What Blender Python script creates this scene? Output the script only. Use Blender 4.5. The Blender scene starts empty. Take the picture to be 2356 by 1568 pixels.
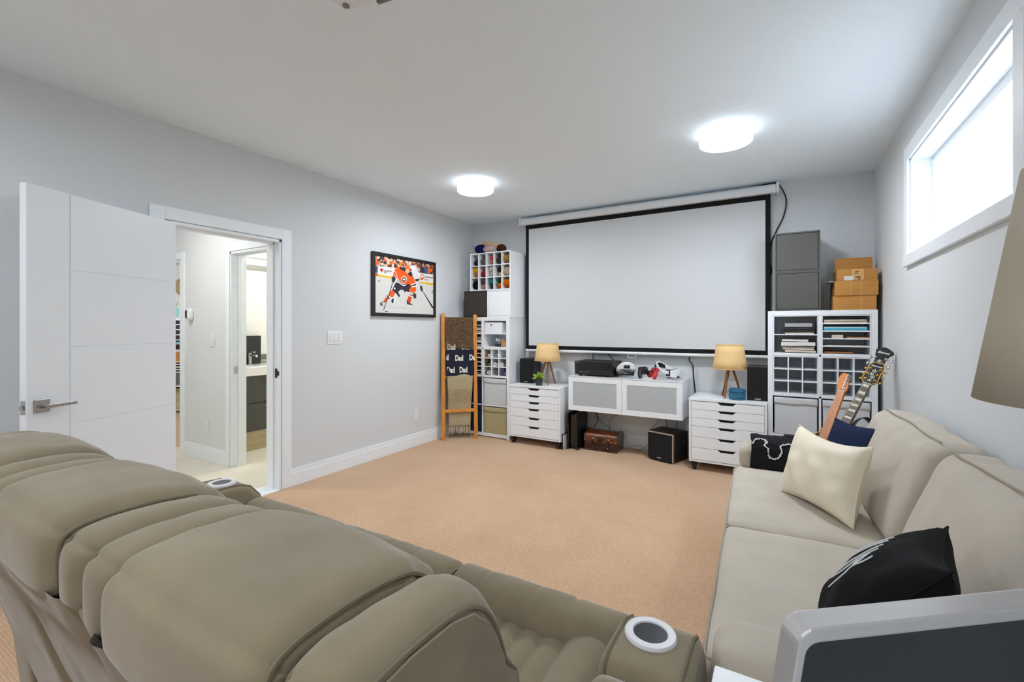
import bpy, bmesh, math, random
from mathutils import Vector, Matrix, noise as mnoise
R = math.radians
scene = bpy.context.scene
COL = scene.collection

# ------------------------------------------------------------------ camera, sky, exposure
cam_d = bpy.data.cameras.new('camera'); cam = bpy.data.objects.new('camera', cam_d); COL.objects.link(cam)
cam.location = (0, 0, 1.3185); cam.rotation_euler = (R(90), 0, R(30.543))
cam_d.sensor_width = 36; cam_d.lens = 36 * 1048.19 / 2356; cam_d.shift_y = -30.8 / 2356
cam_d.clip_start = 0.02; cam_d.clip_end = 100
scene.camera = cam
scene.view_settings.view_transform = 'Standard'; scene.view_settings.look = 'None'
scene.view_settings.gamma = 1; scene.view_settings.use_curve_mapping = False
scene.view_settings.exposure = 1.47
wd = bpy.data.worlds.new('sky'); scene.world = wd; wd.use_nodes = True
bg = wd.node_tree.nodes['Background']; bg.inputs[0].default_value = (.97, .985, 1, 1); bg.inputs[1].default_value = 5.0
scene.cycles.max_bounces = 10; scene.cycles.diffuse_bounces = 8; scene.cycles.glossy_bounces = 3; scene.cycles.transmission_bounces = 4; scene.cycles.caustics_reflective = False; scene.cycles.caustics_refractive = False
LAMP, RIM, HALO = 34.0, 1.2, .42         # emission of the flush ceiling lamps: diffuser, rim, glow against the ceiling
def area(name, loc, sx, sy, power, rot=(0, 0, 0), color=(1, 1, 1), portal=False):
    d = bpy.data.lights.new(name, 'AREA'); d.shape = 'RECTANGLE'; d.size = sx; d.size_y = sy; d.energy = power; d.color = color
    o = bpy.data.objects.new(name, d); COL.objects.link(o); o.location = loc; o.rotation_euler = rot
    if portal: d.cycles.is_portal = True
    return o
# daylight enters through the high window in the right wall
area('window_portal', (0.86, 2.9, 2.06), 1.7, .70, 10, (0, R(90), 0), portal=True)

# ------------------------------------------------------------------ materials
def srgb(r, g, b):
    f = lambda c: ((c / 255 + .055) / 1.055) ** 2.4 if c / 255 > .04045 else c / 255 / 12.92
    return (f(r), f(g), f(b), 1)
MATS = {}
def mat(name, rgb, rough=.6, metal=0., bump=0., bscale=80., var=0., vscale=6., detail=3., spec=.5, trans=0., alpha=1., emit=None, estr=0., sheen=0., coat=0., stretch=None, kind='noise', bdist=.002):
    """procedural principled material: base colour with slight noise variation and a fine bump"""
    if name in MATS: return MATS[name]
    m = bpy.data.materials.new(name); m.use_nodes = True; nt = m.node_tree; N = nt.nodes; L = nt.links
    b = N['Principled BSDF']; c = srgb(*rgb)
    b.inputs['Base Color'].default_value = c; b.inputs['Roughness'].default_value = rough; b.inputs['Metallic'].default_value = metal
    b.inputs['Specular IOR Level'].default_value = spec
    if trans: b.inputs['Transmission Weight'].default_value = trans
    if alpha < 1: b.inputs['Alpha'].default_value = alpha
    if sheen: b.inputs['Sheen Weight'].default_value = sheen
    if coat: b.inputs['Coat Weight'].default_value = coat; b.inputs['Coat Roughness'].default_value = .08
    if emit: b.inputs['Emission Color'].default_value = srgb(*emit); b.inputs['Emission Strength'].default_value = estr
    tc = N.new('ShaderNodeTexCoord'); mp = N.new('ShaderNodeMapping'); L.new(tc.outputs['Object'], mp.inputs[0])
    if stretch: mp.inputs['Scale'].default_value = stretch
    if var:
        n = N.new('ShaderNodeTexNoise'); n.inputs['Scale'].default_value = vscale; n.inputs['Detail'].default_value = detail
        L.new(mp.outputs[0], n.inputs['Vector'])
        r = N.new('ShaderNodeValToRGB'); r.color_ramp.elements[0].position = .3; r.color_ramp.elements[1].position = .7
        r.color_ramp.elements[0].color = tuple(x * (1 - var) for x in c[:3]) + (1,)
        r.color_ramp.elements[1].color = tuple(min(1, x * (1 + var)) for x in c[:3]) + (1,)
        L.new(n.outputs[0], r.inputs[0]); L.new(r.outputs[0], b.inputs['Base Color'])
    if bump:
        if kind == 'wave':
            n = N.new('ShaderNodeTexWave'); n.inputs['Scale'].default_value = bscale; n.inputs['Distortion'].default_value = 4; n.inputs['Detail'].default_value = 2
        elif kind == 'voronoi':
            n = N.new('ShaderNodeTexVoronoi'); n.inputs['Scale'].default_value = bscale
        else:
            n = N.new('ShaderNodeTexNoise'); n.inputs['Scale'].default_value = bscale; n.inputs['Detail'].default_value = 3
        L.new(mp.outputs[0], n.inputs['Vector'])
        bp = N.new('ShaderNodeBump'); bp.inputs['Strength'].default_value = bump; bp.inputs['Distance'].default_value = bdist
        L.new(n.outputs[0], bp.inputs['Height']); L.new(bp.outputs[0], b.inputs['Normal'])
    MATS[name] = m
    return m
def carpet_mat():
    m = mat('carpet', (184, 149, 126), .95, spec=.1, sheen=.15); nt = m.node_tree; N = nt.nodes; L = nt.links; b = N['Principled BSDF']
    tc = N.new('ShaderNodeTexCoord'); mp = N.new('ShaderNodeMapping'); L.new(tc.outputs['Object'], mp.inputs[0])
    mp.inputs['Rotation'].default_value = (0, 0, 0)
    br = N.new('ShaderNodeTexBrick'); br.inputs['Scale'].default_value = 46; br.inputs['Mortar Size'].default_value = .07; br.inputs['Mortar Smooth'].default_value = 1
    br.inputs['Brick Width'].default_value = .8; br.inputs['Row Height'].default_value = .55; br.offset = .5
    br.inputs['Color1'].default_value = (1, 1, 1, 1); br.inputs['Color2'].default_value = (.86, .86, .86, 1); br.inputs['Mortar'].default_value = (.45, .45, .45, 1)
    L.new(mp.outputs[0], br.inputs['Vector'])
    n = N.new('ShaderNodeTexNoise'); n.inputs['Scale'].default_value = 2.2; n.inputs['Detail'].default_value = 5; L.new(mp.outputs[0], n.inputs['Vector'])
    n2 = N.new('ShaderNodeTexNoise'); n2.inputs['Scale'].default_value = 320; n2.inputs['Detail'].default_value = 2; L.new(mp.outputs[0], n2.inputs['Vector'])
    r = N.new('ShaderNodeValToRGB'); r.color_ramp.elements[0].position = .32; r.color_ramp.elements[1].position = .68
    r.color_ramp.elements[0].color = srgb(206, 169, 136); r.color_ramp.elements[1].color = srgb(215, 181, 148); L.new(n.outputs[0], r.inputs[0])
    mx = N.new('ShaderNodeMixRGB'); mx.blend_type = 'MULTIPLY'; mx.inputs[0].default_value = .55; L.new(r.outputs[0], mx.inputs[1]); L.new(br.outputs[0], mx.inputs[2])
    mx2 = N.new('ShaderNodeMixRGB'); mx2.blend_type = 'OVERLAY'; mx2.inputs[0].default_value = .7; L.new(mx.outputs[0], mx2.inputs[1]); L.new(n2.outputs[0], mx2.inputs[2])
    L.new(mx2.outputs[0], b.inputs['Base Color'])
    ad = N.new('ShaderNodeMath'); ad.operation = 'MULTIPLY_ADD'; ad.inputs[1].default_value = .5; L.new(n2.outputs[0], ad.inputs[0]); L.new(br.outputs[0], ad.inputs[2])
    bp = N.new('ShaderNodeBump'); bp.inputs['Strength'].default_value = .5; bp.inputs['Distance'].default_value = .004; L.new(ad.outputs[0], bp.inputs['Height']); L.new(bp.outputs[0], b.inputs['Normal'])
    return m

# ------------------------------------------------------------------ mesh builder
PARENT_M = {}
class MB:
    def __init__(s): s.v = []; s.f = []; s.mi = []; s.cur = 0; s.M = None
    def _add(s, vs, fs):
        o = len(s.v)
        s.v += [tuple(s.M @ Vector(p)) if s.M is not None else tuple(p) for p in vs]
        s.f += [tuple(i + o for i in f) for f in fs]; s.mi += [s.cur] * len(fs); return s
    def box(s, x0, x1, y0, y1, z0, z1):
        x0, x1 = sorted((x0, x1)); y0, y1 = sorted((y0, y1)); z0, z1 = sorted((z0, z1))
        vs = [(x, y, z) for z in (z0, z1) for y in (y0, y1) for x in (x0, x1)]
        return s._add(vs, [(0, 2, 3, 1), (4, 5, 7, 6), (0, 1, 5, 4), (2, 6, 7, 3), (0, 4, 6, 2), (1, 3, 7, 5)])
    def prism(s, poly, a0, a1, axis='z'):
        """polygon extruded along an axis; poly gives the two other coordinates in xyz order"""
        n = len(poly)
        def pt(p, a): return {'x': (a, p[0], p[1]), 'y': (p[0], a, p[1]), 'z': (p[0], p[1], a)}[axis]
        vs = [pt(p, a0) for p in poly] + [pt(p, a1) for p in poly]
        fs = [tuple(range(n))[::-1], tuple(range(n, 2 * n))] + [(i, (i + 1) % n, n + (i + 1) % n, n + i) for i in range(n)]
        ar = sum(poly[i][0] * poly[(i + 1) % n][1] - poly[(i + 1) % n][0] * poly[i][1] for i in range(n))
        flip = (ar < 0) ^ (axis == 'y') ^ (a1 < a0)
        if flip: fs = [f[::-1] for f in fs]
        return s._add(vs, fs)
    def cyl(s, p0, p1, r0, r1=None, n=16, caps=True):
        r1 = r0 if r1 is None else r1; p0 = Vector(p0); p1 = Vector(p1); d = (p1 - p0).normalized()
        a = d.orthogonal().normalized(); b = d.cross(a)
        vs = []
        for p, r in ((p0, r0), (p1, r1)):
            for i in range(n):
                t = 2 * math.pi * i / n; vs.append(p + a * (r * math.cos(t)) + b * (r * math.sin(t)))
        fs = [(i, (i + 1) % n, n + (i + 1) % n, n + i) for i in range(n)]
        if caps: fs += [tuple(range(n))[::-1], tuple(range(n, 2 * n))]
        return s._add(vs, fs)
    def lathe(s, prof, c=(0, 0, 0), n=24, close=False, caps=True):
        """profile of (radius, z) revolved about the z axis"""
        m = len(prof); vs = []
        for r, z in prof:
            for i in range(n):
                t = 2 * math.pi * i / n; vs.append((c[0] + r * math.cos(t), c[1] + r * math.sin(t), c[2] + z))
        fs = []
        for j in range(m - 1 if not close else m):
            k = (j + 1) % m
            for i in range(n): fs.append((j * n + i, j * n + (i + 1) % n, k * n + (i + 1) % n, k * n + i))
        if not close and caps:
            if prof[0][0] > 1e-6: fs.append(tuple(range(n))[::-1])
            if prof[-1][0] > 1e-6: fs.append(tuple(range((m - 1) * n, m * n)))
        return s._add(vs, fs)
    def tube(s, pts, r, n=8, caps=True):
        pts = [Vector(p) for p in pts]; m = len(pts); vs = []; prev = None
        for i, p in enumerate(pts):
            d = (pts[min(i + 1, m - 1)] - pts[max(i - 1, 0)]).normalized()
            if prev is None: a = d.orthogonal().normalized()
            else:
                a = prev - d * prev.dot(d); a = a.normalized() if a.length > 1e-6 else d.orthogonal().normalized()
            prev = a; b = d.cross(a); rr = r[i] if isinstance(r, (list, tuple)) else r
            for k in range(n):
                t = 2 * math.pi * k / n; vs.append(p + a * (rr * math.cos(t)) + b * (rr * math.sin(t)))
        fs = [(j * n + k, j * n + (k + 1) % n, (j + 1) * n + (k + 1) % n, (j + 1) * n + k) for j in range(m - 1) for k in range(n)]
        if caps: fs += [tuple(range(n))[::-1], tuple(range((m - 1) * n, m * n))]
        return s._add(vs, fs)
    def grid(s, fn, nu, nv, cu=False, cv=False):
        vs = [fn(i / (nu if cu else nu - 1), j / (nv if cv else nv - 1)) for i in range(nu) for j in range(nv)]
        fs = []
        for i in range(nu if cu else nu - 1):
            for j in range(nv if cv else nv - 1):
                i2 = (i + 1) % nu; j2 = (j + 1) % nv
                fs.append((i * nv + j, i2 * nv + j, i2 * nv + j2, i * nv + j2))
        return s._add(vs, fs)
    def poly(s, pts): return s._add(pts, [tuple(range(len(pts)))])
    def ball(s, c, rx, ry=None, rz=None, nu=16, nv=10, fn=None):
        ry = rx if ry is None else ry; rz = rx if rz is None else rz
        def g(u, v):
            a = 2 * math.pi * u; b = math.pi * (v - .5); k = 1 if fn is None else fn(a, b)
            return (c[0] + rx * k * math.cos(b) * math.cos(a), c[1] + ry * k * math.cos(b) * math.sin(a), c[2] + rz * k * math.sin(b))
        return s.grid(g, nu, nv, cu=True)
    def rbox(s, x0, x1, y0, y1, z0, z1, r, seg=4, puff=(0, 0, 0), n=10, fn=None):
        """box with rounded edges, faces puffed out; used for cushions"""
        bm = bmesh.new(); bmesh.ops.create_cube(bm, size=2)
        bmesh.ops.subdivide_edges(bm, edges=bm.edges[:], cuts=n, use_grid_fill=True)
        h = ((x1 - x0) / 2, (y1 - y0) / 2, (z1 - z0) / 2); c = ((x0 + x1) / 2, (y0 + y1) / 2, (z0 + z1) / 2)
        ix = {}; vs = []
        for v in bm.verts:
            q = [v.co[i] for i in range(3)]
            w = [math.sin(t * math.pi / 2) * .45 + t * .55 for t in q]
            p = [w[i] * h[i] for i in range(3)]
            inner = [max(-(h[i] - r), min(h[i] - r, p[i])) for i in range(3)]
            d = Vector([p[i] - inner[i] for i in range(3)])
            if d.length > 1e-9: d = d.normalized() * r
            p = [inner[i] + d[i] for i in range(3)]
            for i in range(3):
                j, k = (i + 1) % 3, (i + 2) % 3
                e = (1 - min(1, abs(p[j] / h[j])) ** 2.5) * (1 - min(1, abs(p[k] / h[k])) ** 2.5)
                p[i] += puff[i] * e * (p[i] / h[i])
            p = Vector([p[i] + c[i] for i in range(3)])
            if fn: p = fn(p)
            ix[v.index] = len(vs); vs.append(tuple(p))
        bm.verts.index_update()
        fs = [tuple(v.index for v in f.verts) for f in bm.faces]
        bm.free(); return s._add(vs, fs)
    def text(s, body, size, origin, xd, yd, extrude=.0008, fat=0., align='LEFT', squeeze=1., lift=.0004, shear=0.):
        cu = bpy.data.curves.new('t', 'FONT'); cu.body = body; cu.size = size; cu.extrude = extrude; cu.offset = fat; cu.align_x = align; cu.shear = shear
        cu.resolution_u = 3
        o = bpy.data.objects.new('t', cu); me = o.to_mesh()
        xd = Vector(xd).normalized(); yd = Vector(yd).normalized(); zd = xd.cross(yd); og = Vector(origin)
        vs = [og + xd * (v.co.x * squeeze) + yd * v.co.y + zd * (v.co.z + extrude + lift) for v in me.vertices]
        fs = [tuple(p.vertices) for p in me.polygons]
        o.to_mesh_clear(); bpy.data.objects.remove(o); bpy.data.curves.remove(cu)
        return s._add(vs, fs)
    def build(s, name, m, parent=None, bevel=0., smooth=False, angle=40, local=False, sub=0, seg=2):
        me = bpy.data.meshes.new(name)
        if parent is not None and not local: Mi = PARENT_M[parent.name].inverted(); vs = [tuple(Mi @ Vector(p)) for p in s.v]; base = None
        elif parent is None and s.v:
            xs = [p[0] for p in s.v]; ys = [p[1] for p in s.v]; zs = [p[2] for p in s.v]
            base = Vector(((min(xs) + max(xs)) / 2, (min(ys) + max(ys)) / 2, min(zs))); vs = [tuple(Vector(p) - base) for p in s.v]
        else: vs = s.v; base = None
        me.from_pydata(vs, [], s.f); me.update()
        ms = m if isinstance(m, (list, tuple)) else [m]
        for x in ms: me.materials.append(x)
        if len(ms) > 1: me.polygons.foreach_set('material_index', s.mi)
        o = bpy.data.objects.new(name, me); COL.objects.link(o)
        if parent is not None: o.parent = parent; PARENT_M[o.name] = PARENT_M[parent.name]
        else: o.location = base; PARENT_M[o.name] = Matrix.Translation(base)
        if smooth:
            me.polygons.foreach_set('use_smooth', [True] * len(me.polygons))
            me.set_sharp_from_angle(angle=R(angle)) if angle < 180 else None
        if bevel:
            bv = o.modifiers.new('b', 'BEVEL'); bv.width = bevel; bv.segments = seg; bv.limit_method = 'ANGLE'; bv.angle_limit = R(35); bv.harden_normals = False
        if sub: sb = o.modifiers.new('s', 'SUBSURF'); sb.levels = sub; sb.render_levels = sub
        return o
def B(*a): return MB().box(*a)
def tag(o, label, cat, group=None, kind=None):
    o['label'] = label; o['category'] = cat
    if group: o['group'] = group
    if kind: o['kind'] = kind
    return o
def thing(name, label, cat, loc=(0, 0, 0), rz=0, group=None, M=None):
    o = bpy.data.objects.new(name, None); COL.objects.link(o); o.empty_display_size = .05
    if M is None: M = Matrix.Translation(Vector(loc)) @ Matrix.Rotation(rz, 4, 'Z')
    o.matrix_world = M; PARENT_M[o.name] = M.copy()
    return tag(o, label, cat, group)
def struct(mb, name, m, parent=None, **k):
    o = mb.build(name, m, parent, **k); o['kind'] = 'structure'; return o
def dup(root, M, label, group=None):
    r = root.copy(); COL.objects.link(r); r.matrix_world = M; r['label'] = label
    if group: r['group'] = group
    for ch in root.children:
        c = ch.copy(); COL.objects.link(c); c.parent = r
        for g in ch.children:
            d = g.copy(); COL.objects.link(d); d.parent = c
    return r
def spline(pts, per=8, closed=False):
    """Catmull-Rom through points of any dimension"""
    n = len(pts); out = []
    rng = range(n) if closed else range(n - 1)
    for i in rng:
        g = (lambda k: pts[k % n]) if closed else (lambda k: pts[max(0, min(n - 1, k))])
        p0, p1, p2, p3 = g(i - 1), g(i), g(i + 1), g(i + 2)
        for t in [j / per for j in range(per)]:
            out.append(tuple(.5 * (2 * b + (c - a) * t + (2 * a - 5 * b + 4 * c - d) * t * t + (3 * b - a - 3 * c + d) * t ** 3) for a, b, c, d in zip(p0, p1, p2, p3)))
    if not closed: out.append(tuple(pts[-1]))
    return out
rnd = random.Random(7)

M_wall = mat('wall_paint', (214, 218, 221), .75, bump=.08, bscale=220, spec=.25)
M_ceil = mat('ceiling_paint', (238, 248, 255), .9, bump=.5, bscale=90, spec=.1, bdist=.004)
M_trim = mat('trim_white', (236, 241, 246), .35, spec=.4)
M_carpet = carpet_mat()
M_tile = mat('hall_tile', (222, 216, 200), .35, var=.05, vscale=3)
M_white = mat('white_laminate', (234, 238, 242), .4, spec=.4)
M_wall2 = mat('hall_paint', (222, 224, 226), .7, spec=.25)
M_black = mat('black_plastic', (22, 22, 24), .45)
M_chrome = mat('brushed_nickel', (190, 188, 186), .28, metal=1)
M_dark = mat('dark_gap', (18, 18, 20), .8)
# ------------------------------------------------------------------ room shell
XL, XR, YB, YR, H = -3.513, .696, 4.975, -2.3, 2.68
DO0, DO1, DZ = 1.43, 2.238, 2.03       # doorway in the left wall
WT = .15
struct(B(XL - .05, XR + .1, YR - .1, YB + .1, -.08, 0), 'floor', M_carpet)
struct(B(XL - WT, XR + .3, YR - .1, YB + .1, H, H + .1), 'ceiling', M_ceil)
m = MB(); m.box(XL - WT, XL, YR, DO0, 0, H); m.box(XL - WT, XL, DO1, YB, 0, H); m.box(XL - WT, XL, DO0, DO1, DZ, H)
struct(m, 'wall_left', M_wall)
struct(B(XL - WT, XR + .3, YB, YB + .12, 0, H), 'wall_back', M_wall)
struct(B(XL - WT, XR + .3, YR - .12, YR, 0, H), 'wall_rear', M_wall)
WY0, WY1, WZ0, WZ1 = 2.20, 3.71, 1.772, 2.37      # window opening
m = MB(); m.box(XR, XR + .2, YR, WY0, 0, H); m.box(XR, XR + .2, WY1, YB, 0, H); m.box(XR, XR + .2, WY0, WY1, 0, WZ0); m.box(XR, XR + .2, WY0, WY1, WZ1, H)
struct(m, 'wall_right', M_wall)
# window: reveal frame, casing, sash, glass
win = bpy.data.objects.new('window_1', None); COL.objects.link(win); win.location = (XR, (WY0 + WY1) / 2, WZ0); PARENT_M['window_1'] = Matrix.Translation(win.location); win['kind'] = 'structure'
win['label'] = 'wide white framed basement window high in the right wall'
c = .085
MB().box(XR - .018, XR, WY0 - c, WY1 + c, WZ1, WZ1 + c).build('casing', M_trim, win, bevel=.003)
MB().box(XR - .018, XR, WY1, WY1 + c, WZ0, WZ1).build('casing', M_trim, win, bevel=.003)
MB().box(XR - .018, XR, WY0 - c, WY0, WZ0, WZ1).build('casing', M_trim, win, bevel=.003)
MB().box(XR - .024, XR, WY0 - c, WY1 + c, WZ0 - .070, WZ0).build('casing', M_trim, win, bevel=.003)
m = MB(); t = .012
m.box(XR, XR + .17, WY0, WY1, WZ0, WZ0 + t); m.box(XR, XR + .17, WY0, WY1, WZ1 - t, WZ1); m.box(XR, XR + .17, WY0, WY0 + t, WZ0, WZ1); m.box(XR, XR + .17, WY1 - t, WY1, WZ0, WZ1)
m.build('reveal', M_trim, win)
m = MB(); q = .05
for (a0, a1, b0, b1) in ((WY0 + t, WY1 - t, WZ0 + t, WZ0 + t + q), (WY0 + t, WY1 - t, WZ1 - t - q, WZ1 - t), (WY0 + t, WY0 + t + q, WZ0 + t + q, WZ1 - t - q), (WY1 - t - q, WY1 - t, WZ0 + t + q, WZ1 - t - q)):
    m.box(XR + .10, XR + .16, a0, a1, b0, b1)
m.build('sash', M_trim, win, bevel=.004)
g = bpy.data.materials.new('window_glass'); g.use_nodes = True; gn = g.node_tree.nodes; gn.remove(gn['Principled BSDF'])
gt = gn.new('ShaderNodeBsdfTransparent'); gg = gn.new('ShaderNodeBsdfGlossy'); gg.inputs['Roughness'].default_value = .02; gt.inputs[0].default_value = (.95, .98, 1, 1); gm = gn.new('ShaderNodeMixShader'); gm.inputs[0].default_value = .05
g.node_tree.links.new(gt.outputs[0], gm.inputs[1]); g.node_tree.links.new(gg.outputs[0], gm.inputs[2]); g.node_tree.links.new(gm.outputs[0], gn['Material Output'].inputs[0])
MB().box(XR + .125, XR + .129, WY0 + t + q, WY1 - t - q, WZ0 + t + q, WZ1 - t - q).build('pane', g, win)
struct(B(XR + .2, 9, -7, 12, 1.45, 1.55), 'added_ground', mat('added_ground_grey', (146, 148, 150), .9, var=.1, vscale=1))  # unseen ground, added to cut the skylight thrown up at the ceiling
# baseboards
def base(name, pts):
    m = MB()
    for (x0, x1, y0, y1) in pts:
        m.box(x0, x1, y0, y1, 0, .105)
        if abs(x1 - x0) < abs(y1 - y0): s = 1 if x0 < -1 else -1; xx = (x0, x0 + .011) if x0 < -1 else (x1 - .011, x1); m.box(xx[0], xx[1], y0, y1, .105, .14)
        else: m.box(x0, x1, y1 - .011, y1, .105, .14) if y0 > 1 else m.box(x0, x1, y0, y0 + .011, .105, .14)
    struct(m, name, M_trim, bevel=.002)
base('baseboard_left', [(XL, XL + .016, DO1 + .09, YB), (XL, XL + .016, YR, DO0 - .09)])
base('baseboard_back', [(XL + .016, XR, YB - .016, YB)])
base('baseboard_right', [(XR - .016, XR, YR, YB - .016)])
# door casing of the room doorway
def doorcase_x(name, X, y0, y1, z1, w, depth, side):
    m = MB(); s = side
    for (a, b, c0, c1) in ((y0 - w, y0 - .006, 0, z1 + w), (y1 + .006, y1 + w, 0, z1 + w), (y0 - .006, y1 + .006, z1 + .006, z1 + w)):
        m.box(X, X + s * .016, a, b, c0, c1)
    o = struct(m, name, M_trim, bevel=.003)
    return o
doorcase_x('trim_1', XL, DO0, DO1, DZ, .09, WT, 1)
doorcase_x('trim_2', XL - WT, DO0, DO1, DZ, .075, WT, -1)
m = MB(); j = .018
m.box(XL - WT - .012, XL + .012, DO1 - j, DO1, 0, DZ); m.box(XL - WT - .012, XL + .012, DO0, DO0 + j, 0, DZ); m.box(XL - WT - .012, XL + .012, DO0, DO1, DZ - j, DZ)
m.box(XL - .09, XL - .055, DO1 - j - .012, DO1 - j, 0, DZ - j); m.box(XL - .09, XL - .055, DO0 + j, DO0 + j + .012, 0, DZ - j); m.box(XL - .09, XL - .055, DO0 + j, DO1 - j, DZ - j - .012, DZ - j)
jamb = struct(m, 'trim_3', M_trim, bevel=.0015)
m = B(XL - .040, XL - .012, DO1 - j - .003, DO1 - j + .001, .91, .985); m.box(XL - .016, XL + .013, DO1 - j - .004, DO1 - j, .93, .965)
m.build('strike_plate', mat('dark_bronze', (60, 58, 56), .35, metal=1), jamb)
struct(B(XL - WT - .02, XL + .02, DO0 + .018, DO1 - .018, -.001, .006), 'trim_4', M_trim)
# open door, hinged at the far-left jamb
hx, hy_ = XL + .030, DO0 + .022
fx, fy = -3.135, .680
ang = math.atan2(fy - hy_, fx - hx); W = math.hypot(fx - hx, fy - hy_)
door = bpy.data.objects.new('door_1', None); COL.objects.link(door); DM = Matrix.Translation((hx, hy_, .012)) @ Matrix.Rotation(ang, 4, 'Z'); door.matrix_world = DM; PARENT_M['door_1'] = DM; door['kind'] = 'structure'
door['label'] = 'white grooved panel door standing open into the room'
DH = 2.0
MB().box(.0, W, .003, .032, 0, DH).build('door_core', M_trim, door, local=True)
g_ = .0035; st = .195
lv = [0, .405, .805, 1.205, 1.605, DH]
for sgn, (ya, yb) in enumerate(((.032, .036), (-.001, .003))):
    MB().box(W - st + g_ / 2, W, ya, yb, 0, DH).build('stile', M_trim, door, local=True, bevel=.0012)
    for k in range(5): MB().box(0, W - st - g_ / 2, ya, yb, lv[k] + g_ / 2, lv[k + 1] - g_ / 2).build('panel', M_trim, door, local=True, bevel=.0012)
for sgn in (1, -1):
    y0 = .036 if sgn > 0 else -.001
    hd = MB().box(W - .095, W - .030, y0, y0 + sgn * .010, .89, .955).build('handle', M_chrome, door, local=True, bevel=.002)
    m = MB(); m.cyl((W - .062, y0 + sgn * .008, .922), (W - .062, y0 + sgn * .052, .922), .011, n=14)
    m.box(W - .185, W - .052, y0 + sgn * .046, y0 + sgn * .056, .914, .931); m.build('lever', M_chrome, hd, local=True, bevel=.002)
m = B(W - .0005, W + .002, .006, .030, .89, .955); m.box(W, W + .012, .011, .025, .912, .932); m.build('latch', M_chrome, door, local=True)
for z in (.2, 1.0, 1.8):
    MB().cyl((-.006, .0, z), (-.006, .0, z + .09), .006, n=10).build('hinge', M_chrome, door, local=True)

# ------------------------------------------------------------------ hall, bathroom and office beyond the doorway
HX0 = XL - WT
YH = 2.36                                    # hall wall with two doorways
struct(B(-6.4, HX0 + WT - .05, .55, YH + .06, -.08, 0), 'floor_hall', M_tile)
struct(B(-5.75, HX0, YH + .06, 4.2, -.081, -.001), 'floor_bathroom', M_tile)
struct(B(-9.0, -5.75, YH + .06, 5.5, -.08, .002), 'floor_office', M_carpet)
BX0, BX1 = -4.47, -3.74                      # bathroom doorway
OX0, OX1 = -6.22, -5.42                      # office doorway
m = MB()
m.box(-6.5, OX0, YH, YH + .12, 0, H); m.box(OX1, BX0, YH, YH + .12, 0, H); m.box(BX1, HX0, YH, YH + .12, 0, H)
m.box(OX0, OX1, YH, YH + .12, DZ, H); m.box(BX0, BX1, YH, YH + .12, DZ, H)
struct(m, 'wall_hall', M_wall2)
struct(B(-6.5, HX0, .45, .55, 0, H), 'wall_hall_near', M_wall2)
struct(B(-6.6, -6.4, .45, YH, 0, H), 'wall_hall_end', M_wall2)
struct(B(-9.0, HX0, .45, 5.6, H, H + .1), 'ceiling_hall', M_ceil)
def doorcase_y(name, Y, x0, x1, z1, w):
    m = MB()
    for (a, b, c0, c1) in ((x0 - w, x0 - .005, 0, z1 + w), (x1 + .005, x1 + w, 0, z1 + w), (x0 - .005, x1 + .005, z1 + .005, z1 + w)):
        m.box(a, b, Y - .016, Y, c0, c1)
    for (a, b, c0, c1) in ((x0, x0 + .018, 0, z1), (x1 - .018, x1, 0, z1), (x0, x1, z1 - .018, z1)): m.box(a, b, Y - .012, Y + .13, c0, c1)
    for (a, b, c0, c1) in ((x0 + .018, x0 + .03, 0, z1), (x1 - .03, x1 - .018, 0, z1), (x0, x1, z1 - .03, z1 - .018)): m.box(a, b, Y + .05, Y + .085, c0, c1)
    return struct(m, name, M_trim, bevel=.002)
t5 = doorcase_y('trim_5', YH, BX0, BX1, DZ, .075)
B(BX0 + .018, BX0 + .021, YH + .015, YH + .045, .88, .95).build('strike_plate', M_chrome, t5)
doorcase_y('trim_6', YH, OX0, OX1, DZ, .075)
m = MB()
m.box(OX1 + .075, BX0 - .075, YH - .016, YH, 0, .105); m.box(OX1 + .075, BX0 - .075, YH - .011, YH, .105, .14)
struct(m, 'baseboard_hall', M_trim, bevel=.002)
# bathroom shell
BWX = -5.36
struct(B(BWX - .1, BWX, YH + .12, 4.2, 0, H), 'wall_bathroom', mat('bath_paint', (226, 226, 220), .6))
struct(B(BWX - .1, HX0, 4.1, 4.2, 0, H), 'wall_bathroom_far', MATS['bath_paint'])
struct(B(HX0 - .02, HX0, YH + .12, 4.2, 0, H), 'wall_bathroom_near', MATS['bath_paint'])
# office shell
struct(B(-9.0, -6.5, YH, YH + .12, 0, H), 'wall_office_near', M_wall2)
struct(B(BWX - .12, BWX - .02, 4.2, 5.6, 0, H), 'wall_office_side', M_wall2)
struct(B(-8.6, -8.45, YH, 5.6, 0, H), 'wall_office', mat('office_paint', (226, 226, 226), .7))
struct(B(-9.0, BWX - .1, 5.5, 5.6, 0, H), 'wall_office_far', MATS['office_paint'])

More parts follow.
